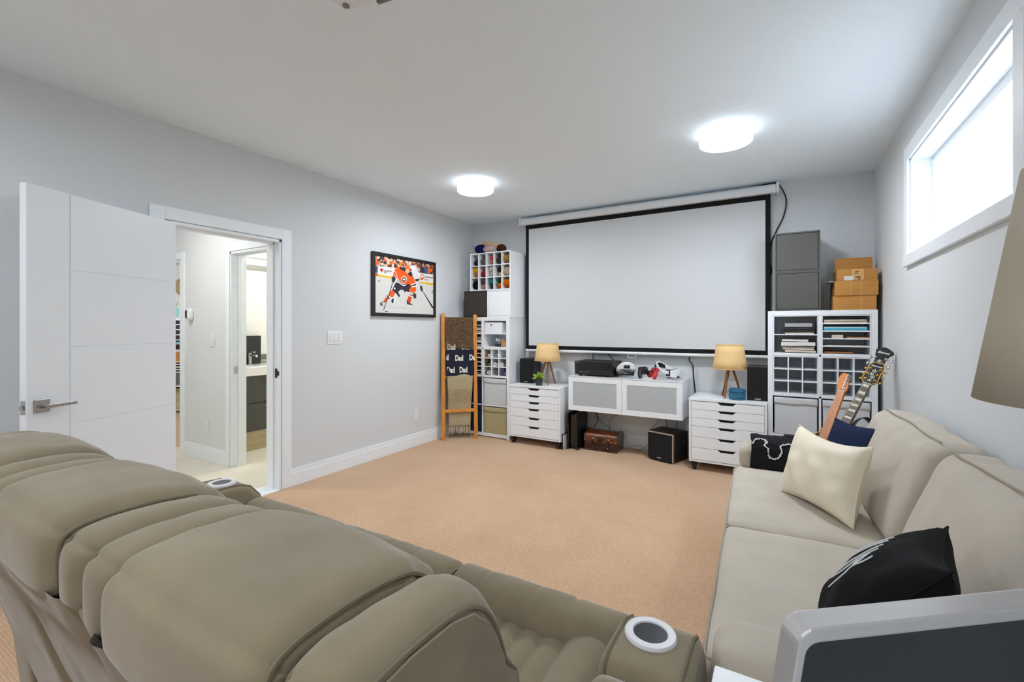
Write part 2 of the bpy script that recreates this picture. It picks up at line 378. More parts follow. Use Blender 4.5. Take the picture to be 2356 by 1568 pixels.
# ------------------------------------------------------------------ lamps
M_lit = mat('lamp_diffuser', (250, 250, 250), .5, emit=(243, 249, 255), estr=LAMP)
M_rim = mat('lamp_mount', (236, 238, 240), .4)
M_rimlit = mat('lamp_rim', (236, 238, 240), .4, emit=(240, 248, 255), estr=RIM)
def flush_lamp(x, y, label, mt=M_lit, r=.165, up=True, group=None):
    t = thing('ceiling_lamp', label, 'ceiling lamp', (x, y, H - .088), group=group)
    MB().lathe([(.11, .045), (.11, .088)], (0, 0, 0), 32).build('mount', M_rim, t, local=True)
    MB().lathe([(r - .006, .010), (r - .006, 0), (r, 0), (r + .004, .005), (r + .004, .040), (r, .045), (.11, .045)], (0, 0, 0), 48, caps=False).build('rim', M_rimlit if up else M_rim, t, local=True, smooth=True)
    MB().lathe([(0, .003), (r * .8, .003), (r - .006, .003)], (0, 0, 0), 48, caps=False).build('diffuser', mt, t, local=True, smooth=True, angle=60)
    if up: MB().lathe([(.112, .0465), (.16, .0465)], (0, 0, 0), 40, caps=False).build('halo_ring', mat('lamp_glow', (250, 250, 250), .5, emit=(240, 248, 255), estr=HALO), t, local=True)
    return t
flush_lamp(-2.47, 3.51, 'flat round white flush ceiling lamp nearer the hockey picture', group='flush ceiling lamps')
flush_lamp(-.33, 3.47, 'flat round white flush ceiling lamp nearer the window', group='flush ceiling lamps')
flush_lamp(-2.47, -.55, 'added unseen flush ceiling lamp behind the camera on the door side', group='flush ceiling lamps')  # extra lamp out of view, put in to even out the room light
flush_lamp(-.33, -.55, 'added unseen flush ceiling lamp behind the camera on the window side', group='flush ceiling lamps')  # second extra lamp out of view, added for the same fill
M_lit2 = mat('added_diffuser', (250, 250, 250), .5, emit=(255, 250, 243), estr=27)  # for unseen lamps put in to light the rooms beyond the doorway
flush_lamp(-4.6, 1.5, 'added unseen flush lamp lighting the hall', M_lit2, up=False)
flush_lamp(-4.4, 3.2, 'added unseen flush lamp lighting the bathroom', M_lit2, up=False)
flush_lamp(-7.0, 3.6, 'added unseen flush lamp lighting the office', M_lit2, up=False)
# ------------------------------------------------------------------ projection screen on the back wall
M_screen = mat('screen_fabric', (208, 212, 215), .8, spec=.15)
M_sblack = mat('screen_border', (26, 26, 27), .8, spec=.2)
sl, sr, sb, st_ = -2.6855, -.0826, 1.061, 2.564
YS = YB - .09
t = thing('projection_screen', 'wide pull-down projection screen with a black border on the back wall', 'projection screen', ((sl + sr) / 2, YS, sb))
bw = .042
B(sl + bw, sr - bw, YS - .001, YS + .001, sb + bw, st_ - .05).build('screen_surface', M_screen, t)
for (a, b, c0, c1) in ((sl, sl + bw, sb, st_), (sr - bw, sr, sb, st_), (sl + bw, sr - bw, sb, sb + bw), (sl + bw, sr - bw, st_ - .05, st_)):
    B(a, b, YS - .001, YS + .001, c0, c1).build('border', M_sblack, t)
m = MB(); m.prism([(YS - .055, st_ + .012), (YS - .05, st_ + .0), (YS + .04, st_ + .0), (YS + .075, st_ + .02), (YS + .075, st_ + .085), (YS - .02, st_ + .085), (YS - .05, st_ + .06)], sl - .045, sr + .045, 'x')
m.build('housing', M_white, t, bevel=.006)
B(sl - .07, sl - .045, YS - .056, YS + .076, st_ - .004, st_ + .09).build('end_cap', M_white, t, bevel=.006); B(sr + .045, sr + .07, YS - .056, YS + .076, st_ - .004, st_ + .09).build('end_cap', M_white, t, bevel=.006)
m = MB(); m.tube([(sl + .005, YS, sb - .018), (sr - .005, YS, sb - .018)], .016, 12); m.build('bottom_bar', M_white, t, smooth=True)
m = MB(); cx = (sl + sr) / 2
m.tube(spline([(cx - .03, YS, sb - .03), (cx - .045, YS - .004, sb - .045), (cx - .035, YS - .004, sb - .065), (cx, YS - .004, sb - .068), (cx + .035, YS - .004, sb - .065), (cx + .045, YS - .004, sb - .045), (cx + .03, YS, sb - .03)], 4), .003, 6); m.build('pull_handle', M_white, t, smooth=True)
# black cable of the screen
m = MB(); yc = YB - .016
m.tube(spline([(sr - .16, YS + .03, st_ + .09), (sr - .02, YS + .03, st_ + .105), (sr + .06, YS + .01, st_ + .085), (sr + .118, yc - .02, st_ - .02), (sr + .125, yc, st_ - .11), (sr + .10, yc, st_ - .22), (sr + .045, yc, st_ - .34), (sr + .008, yc, st_ - .44), (sr - .01, yc, st_ - .60), (sr + .005, yc, st_ - .71), (sr - .03, yc, st_ - .78), (sr - .2, yc, 1.7), (sr - .5, yc, 1.35), (-.80, yc - .01, 1.03), (-.775, yc - .01, .93), (-.765, yc - .01, .80), (-.752, yc - .01, .66), (-.75, yc - .005, .40), (-.80, yc - .01, .2)], 8), .006, 8)
tag(m.build('cable', M_black, smooth=True), 'black cable looping out from the end of the screen housing', 'cable')

# ------------------------------------------------------------------ drawer units on casters
def drawer_unit(x0, yf, label, w=.645):
    d, zt =  .478, .667
    t = thing('drawer_unit', label, 'drawer unit', (x0, yf, 0), group='white six-drawer units')
    zb = .083; s = .018
    m = MB()
    m.box(x0, x0 + s, yf, yf + d, zb, zt - .022); m.box(x0 + w - s, x0 + w, yf, yf + d, zb, zt - .022); m.box(x0 + s, x0 + w - s, yf + .004, yf + d, zb, zb + s)
    m.box(x0 + s, x0 + w - s, yf + d - .006, yf + d, zb, zt - .022)
    m.build('carcass', M_white, t, bevel=.001)
    B(x0 - .002, x0 + w + .002, yf - .002, yf + d, zt - .022, zt).build('top_panel', M_white, t, bevel=.0015)
    B(x0 + s, x0 + w - s, yf + .022, yf + .03, zb + s, zt - .024).build('recess_shade', M_dark, t)  # dark sheet paints the shade seen through the drawer notches
    hs = [.072, .072, .072, .094, .094, .105]; z = zt - .026; k = (z - zb - s - .002) / (sum(hs)); cxm = x0 + w / 2
    for h in hs:
        h *= k; z1 = z - .0015; z0 = z - h + .0015
        a, b = .075, .050; n = .022
        poly = [(x0 + s + .0025, z0), (x0 + w - s - .0025, z0), (x0 + w - s - .0025, z1), (cxm + a, z1), (cxm + b, z1 - n), (cxm - b, z1 - n), (cxm - a, z1), (x0 + s + .0025, z1)]
        MB().prism(poly, yf + .0005, yf + .018, 'y').build('drawer', M_white, t, bevel=.0008)
        z -= h
    for (cx_, cy_) in ((x0 + .04, yf + .05), (x0 + w - .04, yf + .05), (x0 + .04, yf + d - .05), (x0 + w - .04, yf + d - .05)):
        m = MB(); m.cyl((cx_ - .016, cy_, .027), (cx_ + .016, cy_, .027), .027, n=18); m.box(cx_ - .024, cx_ + .024, cy_ - .034, cy_ + .024, .036, .066); m.cyl((cx_, cy_, .06), (cx_, cy_, .084), .012, n=10)
        m.build('caster', M_black, t, bevel=.003)
    return t
drawer_unit(-2.688, 4.48, 'white six-drawer unit on casters beside the tall shelves with rolled vinyl')
drawer_unit(-.735, 4.48, 'white six-drawer unit on casters next to the black subwoofer', w=.634)

# ------------------------------------------------------------------ wall-hung media cabinet
M_frost = mat('frosted_glass', (178, 184, 188), .35, spec=.5, bump=.03, bscale=30)
x0, x1, z0, z1, yf = -1.978, -.806, .432, .792, 4.55
t = thing('media_cabinet', 'white wall-hung media cabinet with two frosted glass doors', 'media cabinet', ((x0 + x1) / 2, yf, z0))
m = MB(); m.box(x0 + .018, x1 - .018, yf + .018, YB - .001, z0, z0 + .018); m.box(x0 + .018, x1 - .018, yf + .018, YB - .001, z1 - .018, z1); m.box(x0, x0 + .018, yf + .018, YB - .001, z0, z1); m.box(x1 - .018, x1, yf + .018, YB - .001, z0, z1); m.box(x0 + .018, x1 - .018, YB - .008, YB - .002, z0 + .018, z1 - .018)
m.build('carcass', M_white, t, bevel=.001)
M_gloss = mat('white_gloss_top', (228, 231, 234), .18, spec=.5)
B(x0 - .002, x1 + .002, yf - .002, YB - .001, z1, z1 + .008).build('top_panel', M_gloss, t, bevel=.0015)
xm = -1.393
for (a, b) in ((x0 + .001, xm - .0012), (xm + .0012, x1 - .001)):
    fw = .052; c0, c1 = z0 + .001, z1 - .002
    m = MB(); m.box(a, b, yf, yf + .018, c0, c0 + fw); m.box(a, b, yf, yf + .018, c1 - fw, c1); m.box(a, a + fw, yf, yf + .018, c0 + fw, c1 - fw); m.box(b - fw, b, yf, yf + .018, c0 + fw, c1 - fw)
    d = m.build('door', M_white, t, bevel=.0012)
    B(a + fw, b - fw, yf + .003, yf + .008, c0 + fw, c1 - fw).build('pane', M_frost, d)
ZC = z1 + .008
# receiver
M_gl = mat('gloss_black', (14, 14, 15), .12, spec=.6)
x0, x1, yf = -1.925, -1.505, 4.60
t = thing('av_receiver', 'black audio video receiver with two antennas on the media cabinet', 'receiver', ((x0 + x1) / 2, yf, ZC))
B(x0, x1, yf + .012, yf + .315, ZC + .018, ZC + .158).build('case', M_black, t, bevel=.003)
B(x0 - .001, x1 + .001, yf, yf + .012, ZC + .062, ZC + .158).build('front_panel', M_gl, t, bevel=.003)
B(x0 - .001, x1 + .001, yf + .002, yf + .013, ZC + .016, ZC + .0605).build('lower_panel', mat('satin_black', (28, 28, 30), .35), t, bevel=.003)
MB().cyl((x1 - .06, yf, ZC + .11), (x1 - .06, yf - .014, ZC + .11), .024, n=24).build('volume_knob', M_gl, t, bevel=.002)
B(x0 + .015, x0 + .05, yf - .0006, yf, ZC + .144, ZC + .149).build('badge', mat('badge_grey', (150, 150, 150), .4), t)
m = MB()
for k in range(7): m.cyl((x0 + .06 + k * .018, yf + .003, ZC + .045), (x0 + .06 + k * .018, yf - .002, ZC + .045), .004, n=10)
m.build('button_row', M_chrome, t)
for (cx_, cy_) in ((x0 + .05, yf + .05), (x1 - .05, yf + .05), (x0 + .05, yf + .27), (x1 - .05, yf + .27)): MB().cyl((cx_, cy_, ZC), (cx_, cy_, ZC + .018), .022, n=16).build('foot', M_black, t)
for (a, b) in (((x0 + .10, yf + .29, ZC + .15), (x0 + .10, yf + .30, ZC + .27)), ((x1 - .08, yf + .29, ZC + .16), (x1 - .16, yf + .305, ZC + .235))): MB().cyl(a, b, .006, .004, n=8).build('antenna', M_black, t)
m = MB()
for k in range(16): m.box(x0 + .05 + k * .020, x0 + .06 + k * .020, yf + .08, yf + .26, ZC + .158, ZC + .1592)
m.build('vent', M_dark, t)

# ------------------------------------------------------------------ virtual reality gear
M_vrw = mat('vr_white', (232, 233, 235), .3); M_foam = mat('vr_foam', (34, 34, 36), .8)
def headset(c, rz, label, tilt=0):
    M0 = Matrix.Translation(Vector(c)) @ Matrix.Rotation(rz, 4, 'Z') @ Matrix.Rotation(tilt, 4, 'X')
    t = thing('vr_headset', label, 'headset', M=M0, group='white and black virtual reality headsets')
    def vis(u, v):
        a = math.pi * (u - .5) * 1.15; zz = -.045 + .09 * v; k = 1 - .28 * (2 * v - 1) ** 4
        nose = .02 * math.exp(-(a / .25) ** 2) if v < .35 else 0
        return (.095 * math.sin(a), -.055 - .035 * math.cos(a) * k + .02, zz * (1 - .25 * abs(math.sin(a)) ** 3) + nose + .055)
    m = MB(); m.grid(vis, 24, 10); m.build('visor', M_vrw, t, local=True, smooth=True).modifiers.new('t', 'SOLIDIFY').thickness = .012
    m = MB()
    def foam(u, v):
        a = math.pi * (u - .5) * 1.05; return (.082 * math.sin(a), -.03 - .03 * math.cos(a) + .055 * v * (1 - .25 * math.cos(a)), .055 + (.04 - .008 * v) * (1 if False else 1) * 0 + .038 * (1))
    m.grid(lambda u, v: (.082 * math.sin(math.pi * (u - .5) * 1.05), -.03 - .03 * math.cos(math.pi * (u - .5) * 1.05) + .05 * v, .093), 16, 3)
    m.grid(lambda u, v: (.082 * math.sin(math.pi * (u - .5) * 1.05), -.03 - .03 * math.cos(math.pi * (u - .5) * 1.05) + .05 * v, .018), 16, 3)
    m.grid(lambda u, v: (.084 * (1 if u < .5 else -1), -.035 + .06 * v, .018 + .075 * (2 * u if u < .5 else 2 * u - 1)), 8, 3)
    m.build('face_cushion', M_foam, t, local=True, smooth=True).modifiers.new('t', 'SOLIDIFY').thickness = .008
    def band(u, v):
        a = 2 * math.pi * u; h = .016 + .022 * max(0, math.sin(a)) ** 2
        z = .07 + .045 * max(0, math.sin(a)) + .012 * math.sin(a)
        return (.10 * math.cos(a), .055 + .115 * math.sin(a), z + (v - .5) * 2 * h)
    m = MB(); m.grid(band, 40, 5, cu=True); m.build('headband', M_vrw, t, local=True, smooth=True).modifiers.new('t', 'SOLIDIFY').thickness = .012
    m = MB(); m.grid(lambda u, v: tuple(Vector(band(.12 + .26 * u, .15 + .7 * v)) * .97 + Vector((0, .001, .003))), 14, 4); m.build('pad', M_foam, t, local=True, smooth=True).modifiers.new('t', 'SOLIDIFY').thickness = .012
    MB().cyl((-.03, .172, .115), (.03, .172, .115), .016, n=14).build('dial', M_foam, t, local=True)
    return t
headset((-1.405, 4.74, ZC + .005), R(200), 'white virtual reality headset lying next to the receiver')
headset((-.935, 4.76, ZC + .008), R(70), 'white virtual reality headset at the end of the media cabinet')
def pad(c, mt, rz, label):
    M0 = Matrix.Translation(Vector(c)) @ Matrix.Rotation(rz, 4, 'Z') @ Matrix.Rotation(R(62), 4, 'X')
    t = thing('game_controller', label, 'controller', M=M0, group='game controllers on the media cabinet')
    m = MB(); m.rbox(-.055, .055, -.04, .04, -.018, .018, .017, puff=(0, 0, .006), n=8)
    for s in (-1, 1): m.tube(spline([(s * .04, .0, 0), (s * .062, -.03, -.002), (s * .072, -.075, -.008)], 5), [.02, .021, .022, .022, .022, .021, .021, .02, .019, .017, .012], 12)
    m.build('shell', mt, t, local=True, smooth=True)
    for s in (-1, 1):
        k = MB(); k.cyl((s * .028, -.012, .016), (s * .028, -.012, .030), .007, n=12); k.cyl((s * .028, -.012, .028), (s * .028, -.012, .033), .011, n=14); k.build('thumbstick', M_black, t, local=True)
    m = MB()
    for a in range(4): m.cyl((.048 + .011 * math.cos(a * math.pi / 2), .018 + .011 * math.sin(a * math.pi / 2), .016), (.048 + .011 * math.cos(a * math.pi / 2), .018 + .011 * math.sin(a * math.pi / 2), .023), .0045, n=10)
    m.build('button_set', M_foam, t, local=True)
    m = MB(); m.box(-.056, -.04, .013, .021, .015, .022); m.box(-.052, -.044, .009, .025, .015, .022); m.build('direction_pad', M_foam, t, local=True)
    B(-.02, .02, .006, .034, .0175, .0215).build('touchpad', M_black if mt is not MATS.get('pad_black') else M_foam, t, local=True, bevel=.002)
    return t
pad((-1.215, 4.70, ZC + .079), mat('pad_black', (30, 30, 32), .45), R(62), 'black game controller standing beside the red one')
pad((-1.095, 4.68, ZC + .079), mat('pad_red', (196, 28, 38), .4), R(-58), 'red game controller standing on the media cabinet')
t = thing('charging_dock', 'low white charging dock under the game controllers', 'dock', (-1.155, 4.69, ZC))
B(-1.25, -1.06, 4.65, 4.73, ZC, ZC + .012).build('base', M_vrw, t, bevel=.005)
for xx in (-1.215, -1.095): B(xx - .02, xx + .02, 4.71, 4.725, ZC + .01, ZC + .05).build('rest', M_vrw, t, bevel=.004)

# ------------------------------------------------------------------ bookshelf speakers
def speaker(x0, x1, yf, zb, d, h, label):
    t = thing('bookshelf_speaker', label, 'speaker', ((x0 + x1) / 2, yf, zb), group='black bookshelf speakers')
    B(x0, x1, yf + .014, yf + d, zb, zb + h).build('cabinet', M_black, t, bevel=.004)
    B(x0 + .003, x1 - .003, yf, yf + .014, zb + .003, zb + h - .003).build('grille', mat('speaker_cloth', (17, 17, 18), .9, bump=.3, bscale=700), t, bevel=.006, seg=3)
    B((x0 + x1) / 2 - .024, (x0 + x1) / 2 + .024, yf - .001, yf, zb + .012, zb + .02).build('badge', mat('badge_silver', (200, 200, 200), .3, metal=.6), t)
speaker(-2.665, -2.49, 4.69, .667, .22, .288, 'black bookshelf speaker beside the small potted plant')
speaker(-.262, -.092, 4.60, .667, .23, .303, 'black bookshelf speaker beside the blue bowl')

# ------------------------------------------------------------------ tripod table lamps
M_shade = mat('lamp_linen', (218, 190, 140), .85, bump=.15, bscale=500, spec=.1, emit=(230, 180, 110), estr=.05)
M_walnut = mat('lamp_wood', (150, 92, 44), .45, var=.25, vscale=20, stretch=(6, 6, .6))
def table_lamp(cx, cy, zb, r0, r1, zs0, zs1, rot, label):
    t = thing('table_lamp', label, 'lamp', (cx, cy, zb), group='tripod table lamps')
    m = MB(); n = 40
    m.grid(lambda u, v: (cx + (r0 + (r1 - r0) * v) * math.cos(2 * math.pi * u), cy + (r0 + (r1 - r0) * v) * math.sin(2 * math.pi * u), zs0 + (zs1 - zs0) * v), n, 4, cu=True)
    o = m.build('lamp_shade', M_shade, t, smooth=True); sm = o.modifiers.new('t', 'SOLIDIFY'); sm.thickness = .003
    for (r, z) in ((r0, zs0), (r1, zs1)): MB().tube([(cx + r * math.cos(a * 2 * math.pi / 40), cy + r * math.sin(a * 2 * math.pi / 40), z) for a in range(41)], .0032, 6).build('shade_rim', mat('lamp_trim', (214, 184, 130), .8), o, smooth=True)
    for k in range(3):
        a = rot + k * 2 * math.pi / 3; ca, sa = math.cos(a), math.sin(a)
        MB().cyl((cx + .105 * ca, cy + .105 * sa, zb), (cx + .012 * ca, cy + .012 * sa, zs0 + .045), .0085, .012, n=12).build('leg', M_walnut, t, smooth=True)
    m = MB(); m.cyl((cx, cy, zs0 + .02), (cx, cy, zs0 + .075), .02, n=16); m.build('socket', M_black, t)
    MB().ball((cx, cy, zs0 + .115), .03, .03, .038).build('bulb', mat('bulb_glass', (240, 236, 226), .3), t, smooth=True)
    m = MB()
    for k in range(3):
        a = k * 2 * math.pi / 3 + .4; m.tube([(cx + .02 * math.cos(a), cy + .02 * math.sin(a), zs1 - .02), (cx + r1 * math.cos(a), cy + r1 * math.sin(a), zs1 - .004)], .0018, 6)
    m.tube([(cx, cy, zs0 + .06), (cx, cy, zs1 - .02)], .004, 6); m.build('shade_spider', M_chrome, t)
    m = MB(); m.tube(spline([(cx, cy, zs0 + .03), (cx - .012, cy + .01, zs0 - .08), (cx - .06, cy + .05, zb + .06), (cx - .08, cy + .12, zb + .004), (cx - .07, cy + .2, zb + .004)], 6), .003, 6); m.build('lamp_cord', M_black, t, smooth=True)
table_lamp(-2.32, 4.74, .667, .152, .120, .94, 1.135, R(-62), 'linen-shaded wooden tripod lamp standing behind the potted plant')
table_lamp(-.412, 4.71, .667, .148, .118, .935, 1.155, R(-110), 'linen-shaded wooden tripod lamp standing behind the blue bowl')
# small potted succulent
t = thing('potted_plant', 'small bright green plant in a black pot', 'plant', (-2.352, 4.585, .667))
cx, cy = -2.352, 4.585
m = MB(); m.lathe([(0, .0), (.034, .0), (.043, .075), (.040, .075), (.038, .06), (0, .06)], (cx, cy, .667), 24); m.build('pot', mat('pot_grey', (52, 52, 54), .7), t, smooth=True)
m = MB(); M_leaf = mat('leaf_green', (146, 176, 58), .5, var=.3, vscale=40)
for k in range(46):
    a = rnd.uniform(0, 2 * math.pi); el = rnd.uniform(.15, 1.45); L = rnd.uniform(.04, .075)
    d = Vector((math.cos(a) * math.cos(el), math.sin(a) * math.cos(el), math.sin(el))); p = Vector((cx, cy, .667 + .065)) + d * L + Vector((0, 0, .0))
    u = d.orthogonal().normalized(); w = d.cross(u); s = rnd.uniform(.010, .017)
    tip = p + d * s * 1.6
    m._add([p - d * s * .8, p + u * s * .8 + w * .003, tip, p - u * s * .8 + w * .003, p + w * .007], [(0, 1, 4), (1, 2, 4), (2, 3, 4), (3, 0, 4), (0, 3, 2, 1)])
m.build('leaves', M_leaf, t, smooth=True)['kind'] = 'stuff'
m = MB()
for k in range(6): a = k * 1.05; m.cyl((cx, cy, .72), (cx + .035 * math.cos(a), cy + .035 * math.sin(a), .775), .003, n=6)
m.build('stem', mat('stem_green', (90, 120, 40), .6), t)
# blue wound-rope bowl
t = thing('rope_bowl', 'round blue rope bowl with a waist on the drawer unit', 'bowl', (-.342, 4.60, .667))
m = MB(); pr = [(0, 0), (.055, 0)]
for k in range(7): z = .008 + k * .014; r = .062 + .012 * math.sin(min(1, (z) / .05) * math.pi / 2) - (.006 if 3 <= k <= 4 else 0) - (.008 if k == 6 else 0); pr += [(r - .004, z - .006), (r, z - .002), (r, z + .003), (r - .004, z + .007)]
pr += [(.05, pr[-1][1]), (.045, .05), (0, .02)]
m.lathe(pr, (-.342, 4.60, .667), 36); m.build('bowl_body', mat('blue_rope', (52, 110, 138), .85, var=.35, vscale=60, bump=.5, bscale=120, stretch=(1, 1, 3)), t, smooth=True)

# ------------------------------------------------------------------ on the floor under the cabinet
# game console
t = thing('game_console', 'tall black game console standing upright on the carpet', 'console', (-1.940, 4.75, 0))
M_ps = mat('console_black', (20, 20, 22), .3, spec=.5)
def fin(x, bow):
    prof = spline([(4.56, .005), (4.575, .12), (4.57, .25), (4.555, .36), (4.58, .395), (4.70, .395), (4.85, .385), (4.87, .25), (4.86, .10), (4.85, .005)], 4)
    m = MB(); m.prism(prof, x - .007, x + .007, 'x'); return m
for x, s in ((-1.990, -1), (-1.890, 1)): fin(x, s).build('side_plate', M_ps, t, bevel=.004)
B(-1.980, -1.900, 4.60, 4.84, .012, .375).build('core', M_gl, t, bevel=.01)
MB().cyl((-1.940, 4.72, 0), (-1.940, 4.72, .013), .075, n=28).build('stand', M_ps, t)
# leaning flat things next to it
for (x, h, d, mt, nm, lb, cat) in ((-2.012, .155, .22, mat('book_silver', (188, 190, 194), .35), 'slim_case', 'thin silver case leaning beside the game console', 'case'), (-2.029, .165, .22, mat('book_dark', (40, 42, 48), .5), 'slim_case', 'thin dark case standing against the drawer unit', 'case')):
    t = thing(nm, lb, cat, (x, 4.60, 0)); m = MB(); m.M = Matrix.Translation((x - .011, 0, 0)) @ Matrix.Rotation(R(-3 if 'silver' in lb else -1), 4, 'Y'); m.box(0, .011, 4.52, 4.52 + d, .002, h); m.build('shell', mt, t, bevel=.002)
    m = MB(); m.M = Matrix.Translation((x - .011, 0, 0)) @ Matrix.Rotation(R(-3 if 'silver' in lb else -1), 4, 'Y'); m.box(.002, .009, 4.518, 4.52, .006, h - .004); m.build('edge', mat('edge_white', (230, 230, 232), .5) if 'silver' in lb else M_black, t)
tag(B(-2.028, -2.020, 4.80, 4.95, .0, .29).build('cardboard_sheet', mat('sheet_grey', (96, 94, 92), .7), bevel=.001), 'grey flat sheet leaning upright behind the thin cases', 'board')
# wooden treasure chest
x0, x1, y0, y1 = -1.838, -1.478, 4.66, 4.90
t = thing('wooden_chest', 'small lacquered brown wooden chest with two leather straps', 'chest', ((x0 + x1) / 2, (y0 + y1) / 2, 0))
M_chest = mat('chest_wood', (112, 52, 22), .25, var=.45, vscale=9, stretch=(1, 4, 6), coat=.4)
M_chd = mat('chest_dark', (58, 26, 14), .3, var=.3, vscale=14, coat=.3); M_strap = mat('strap_leather', (34, 18, 12), .5); M_brass = mat('stud_brass', (232, 214, 176), .25, metal=.9)
B(x0, x1, y0, y1, 0, .125).build('body', M_chd, t, bevel=.002)
m = MB(); pr = [(y0 - .002, .128), (y0 - .002, .15)] + [((y0 + y1) / 2 - math.cos(a * math.pi / 12) * ((y1 - y0) / 2 + .002), .15 + .055 * math.sin(a * math.pi / 12)) for a in range(1, 12)] + [(y1 + .002, .15), (y1 + .002, .128)]
lid = MB().prism(pr, x0 - .002, x1 + .002, 'x').build('lid', M_chest, t, bevel=.0015)
for (a, b) in ((x0 - .004, x0 + .014), (x1 - .014, x1 + .004)): MB().prism([(p[0] + (-.003 if p[0] < (y0 + y1) / 2 else .003), p[1] + .003) for p in pr], a, b, 'x').build('lid_band', M_chd, lid)
B(x0 - .003, x1 + .003, y0 - .006, y0 - .001, .10, .126).build('rim_band', M_chest, t, bevel=.001)
B(x0 - .003, x1 + .003, y0 - .007, y0 - .001, .131, .15).build('rim_band', M_chest, t, bevel=.001)
B(x0 - .003, x1 + .003, y0 - .004, y0 - .0005, .0, .018).build('foot_band', M_chd, t)
for xs in (x0 + .095, x1 - .095):
    s = B(xs - .013, xs + .013, y0 - .011, y0 - .006, .035, .15).build('strap', M_strap, t, bevel=.001)
    m = MB(); m.tube([(xs + .016 * math.cos(a * math.pi / 6), y0 - .013, .122 + .016 * math.sin(a * math.pi / 6)) for a in range(7)], .003, 6); m.build('buckle', M_brass, s, smooth=True)
    MB().ball((xs, y0 - .012, .045), .005, .003, .005, 8, 6).build('stud', M_brass, s)
B((x0 + x1) / 2 - .028, (x0 + x1) / 2 + .028, y0 - .012, y0 - .006, .105, .152).build('clasp', M_strap, t, bevel=.004)
for (a, b) in ((x0 + .012, .012), (x0 + .045, .012), (x1 - .02, .012), ((x0 + x1) / 2, .016), (x0 + .01, .112), (x1 - .012, .112), (x1 - .012, .14), ((x0 + x1) / 2 + .035, .095), (x0 + .095, .141), (x1 - .095, .141)):
    MB().ball((a, y0 - .008, b), .0045, .003, .0045, 8, 6).build('stud', M_brass, t)
m = MB(); m.tube(spline([((x0 + x1) / 2 - .05, y0 - .004, .075), ((x0 + x1) / 2 - .03, y0 - .018, .060), ((x0 + x1) / 2 + .03, y0 - .018, .060), ((x0 + x1) / 2 + .05, y0 - .004, .075)], 5), .004, 6); m.build('handle', M_strap, t, smooth=True)
# subwoofer, turned slightly
c0 = Vector((-.985, 4.735, 0)); t = thing('subwoofer', 'large black cube subwoofer with silver edge under the media cabinet', 'subwoofer', M=Matrix.Translation(c0) @ Matrix.Rotation(R(-18), 4, 'Z'))
w, d, h = .285, .30, .285
MB().box(-w / 2, w / 2, -d / 2 + .03, d / 2, .012, h).build('cabinet', M_black, t, local=True, bevel=.003)
m = MB(); pr = spline([(-w / 2 + .006, -d / 2 + .024), (-w / 4, -d / 2 + .004), (0, -d / 2), (w / 4, -d / 2 + .004), (w / 2 - .006, -d / 2 + .024)], 4); m.prism(pr + [(w / 2 - .006, -d / 2 + .03), (-w / 2 + .006, -d / 2 + .03)], .014, h - .012, 'z'); m.build('grille', mat('speaker_cloth', (17, 17, 18), .9), t, local=True)
M_sil = mat('silver_edge', (196, 186, 176), .3, metal=.8)
MB().box(-w / 2, w / 2, -d / 2 + .010, -d / 2 + .032, h - .012, h + .001).build('silver_trim', M_sil, t, local=True, bevel=.002)
MB().box(w / 2 - .010, w / 2 + .001, -d / 2 + .008, -d / 2 + .032, .012, h).build('silver_trim', M_sil, t, local=True, bevel=.002)
for (a, b) in ((-w / 2 + .03, -d / 2 + .05), (w / 2 - .03, -d / 2 + .05), (-w / 2 + .03, d / 2 - .03), (w / 2 - .03, d / 2 - .03)): MB().cyl((a, b, 0), (a, b, .013), .014, n=12).build('foot', M_black, t, local=True)
MB().box(-.02, .02, -d / 2 - .002, -d / 2 + .002, .035, .043).build('badge', MATS['badge_silver'], t, local=True)
m = MB(); m.cyl((w / 2, .07, .2), (w / 2 + .008, .07, .2), .007, n=10); m.cyl((w / 2, .07, .185), (w / 2 + .008, .07, .185), .004, n=10); m.build('knob', M_chrome, t, local=True)
# wall plates and cables under the media cabinet
M_plate = mat('plate_white', (230, 232, 234), .4)
def plate(p, w, h, ax, label, kind='outlet', gang=1, name=None):
    """cover plate; ax gives the wall: L left wall, B back wall or hall wall facing -y"""
    x, y, z = p
    t = thing(name or ('light_switch' if kind == 'switch' else 'wall_outlet'), label, 'switch' if kind == 'switch' else 'outlet', p)
    def bx(u0, u1, v0, v1, d0, d1):
        return B(x + d0, x + d1, y + u0, y + u1, z + v0, z + v1) if ax == 'L' else B(x + u0, x + u1, y - d1, y - d0, z + v0, z + v1)
    bx(-w / 2, w / 2, -h / 2, h / 2, 0, .006).build('cover_plate', M_plate, t, bevel=.003)
    for g in range(gang):
        u = (g - (gang - 1) / 2) * .046
        if kind == 'switch': bx(u - .0165, u + .0165, -.033, .033, .006, .011).build('rocker', M_plate, t, bevel=.002)
        else:
            r = bx(u - .0165, u + .0165, -.033, .033, .006, .008).build('receptacle', M_plate, t, bevel=.001)
            for zz in (-.017, .017):
                for uu in (-.006, .006): bx(u + uu - .001, u + uu + .001, zz - .004, zz + .004, .0081, .0085).build('slot', M_dark, r)
    return t
plate((XL, 2.765, 1.227), .163, .116, 'L', 'white triple light switch plate below left of the hockey picture', 'switch', 3)
plate((XL, 3.838, .350), .070, .116, 'L', 'white wall outlet low on the wall beside the blanket ladder')
plate((-4.80, YH, 1.19), .072, .116, 'B', 'white double light switch beside the bathroom door', 'switch', 1)
plate((-4.91, YH, .34), .070, .116, 'B', 'white wall outlet low on the hall wall')
plate((-1.30, YB, .405), .20, .116, 'B', 'white wide outlet plate on the wall right below the media cabinet', 'outlet', 3)
plate((-1.60, YB, .405), .12, .116, 'B', 'white double outlet plate on the wall behind the wooden chest', 'outlet', 2)
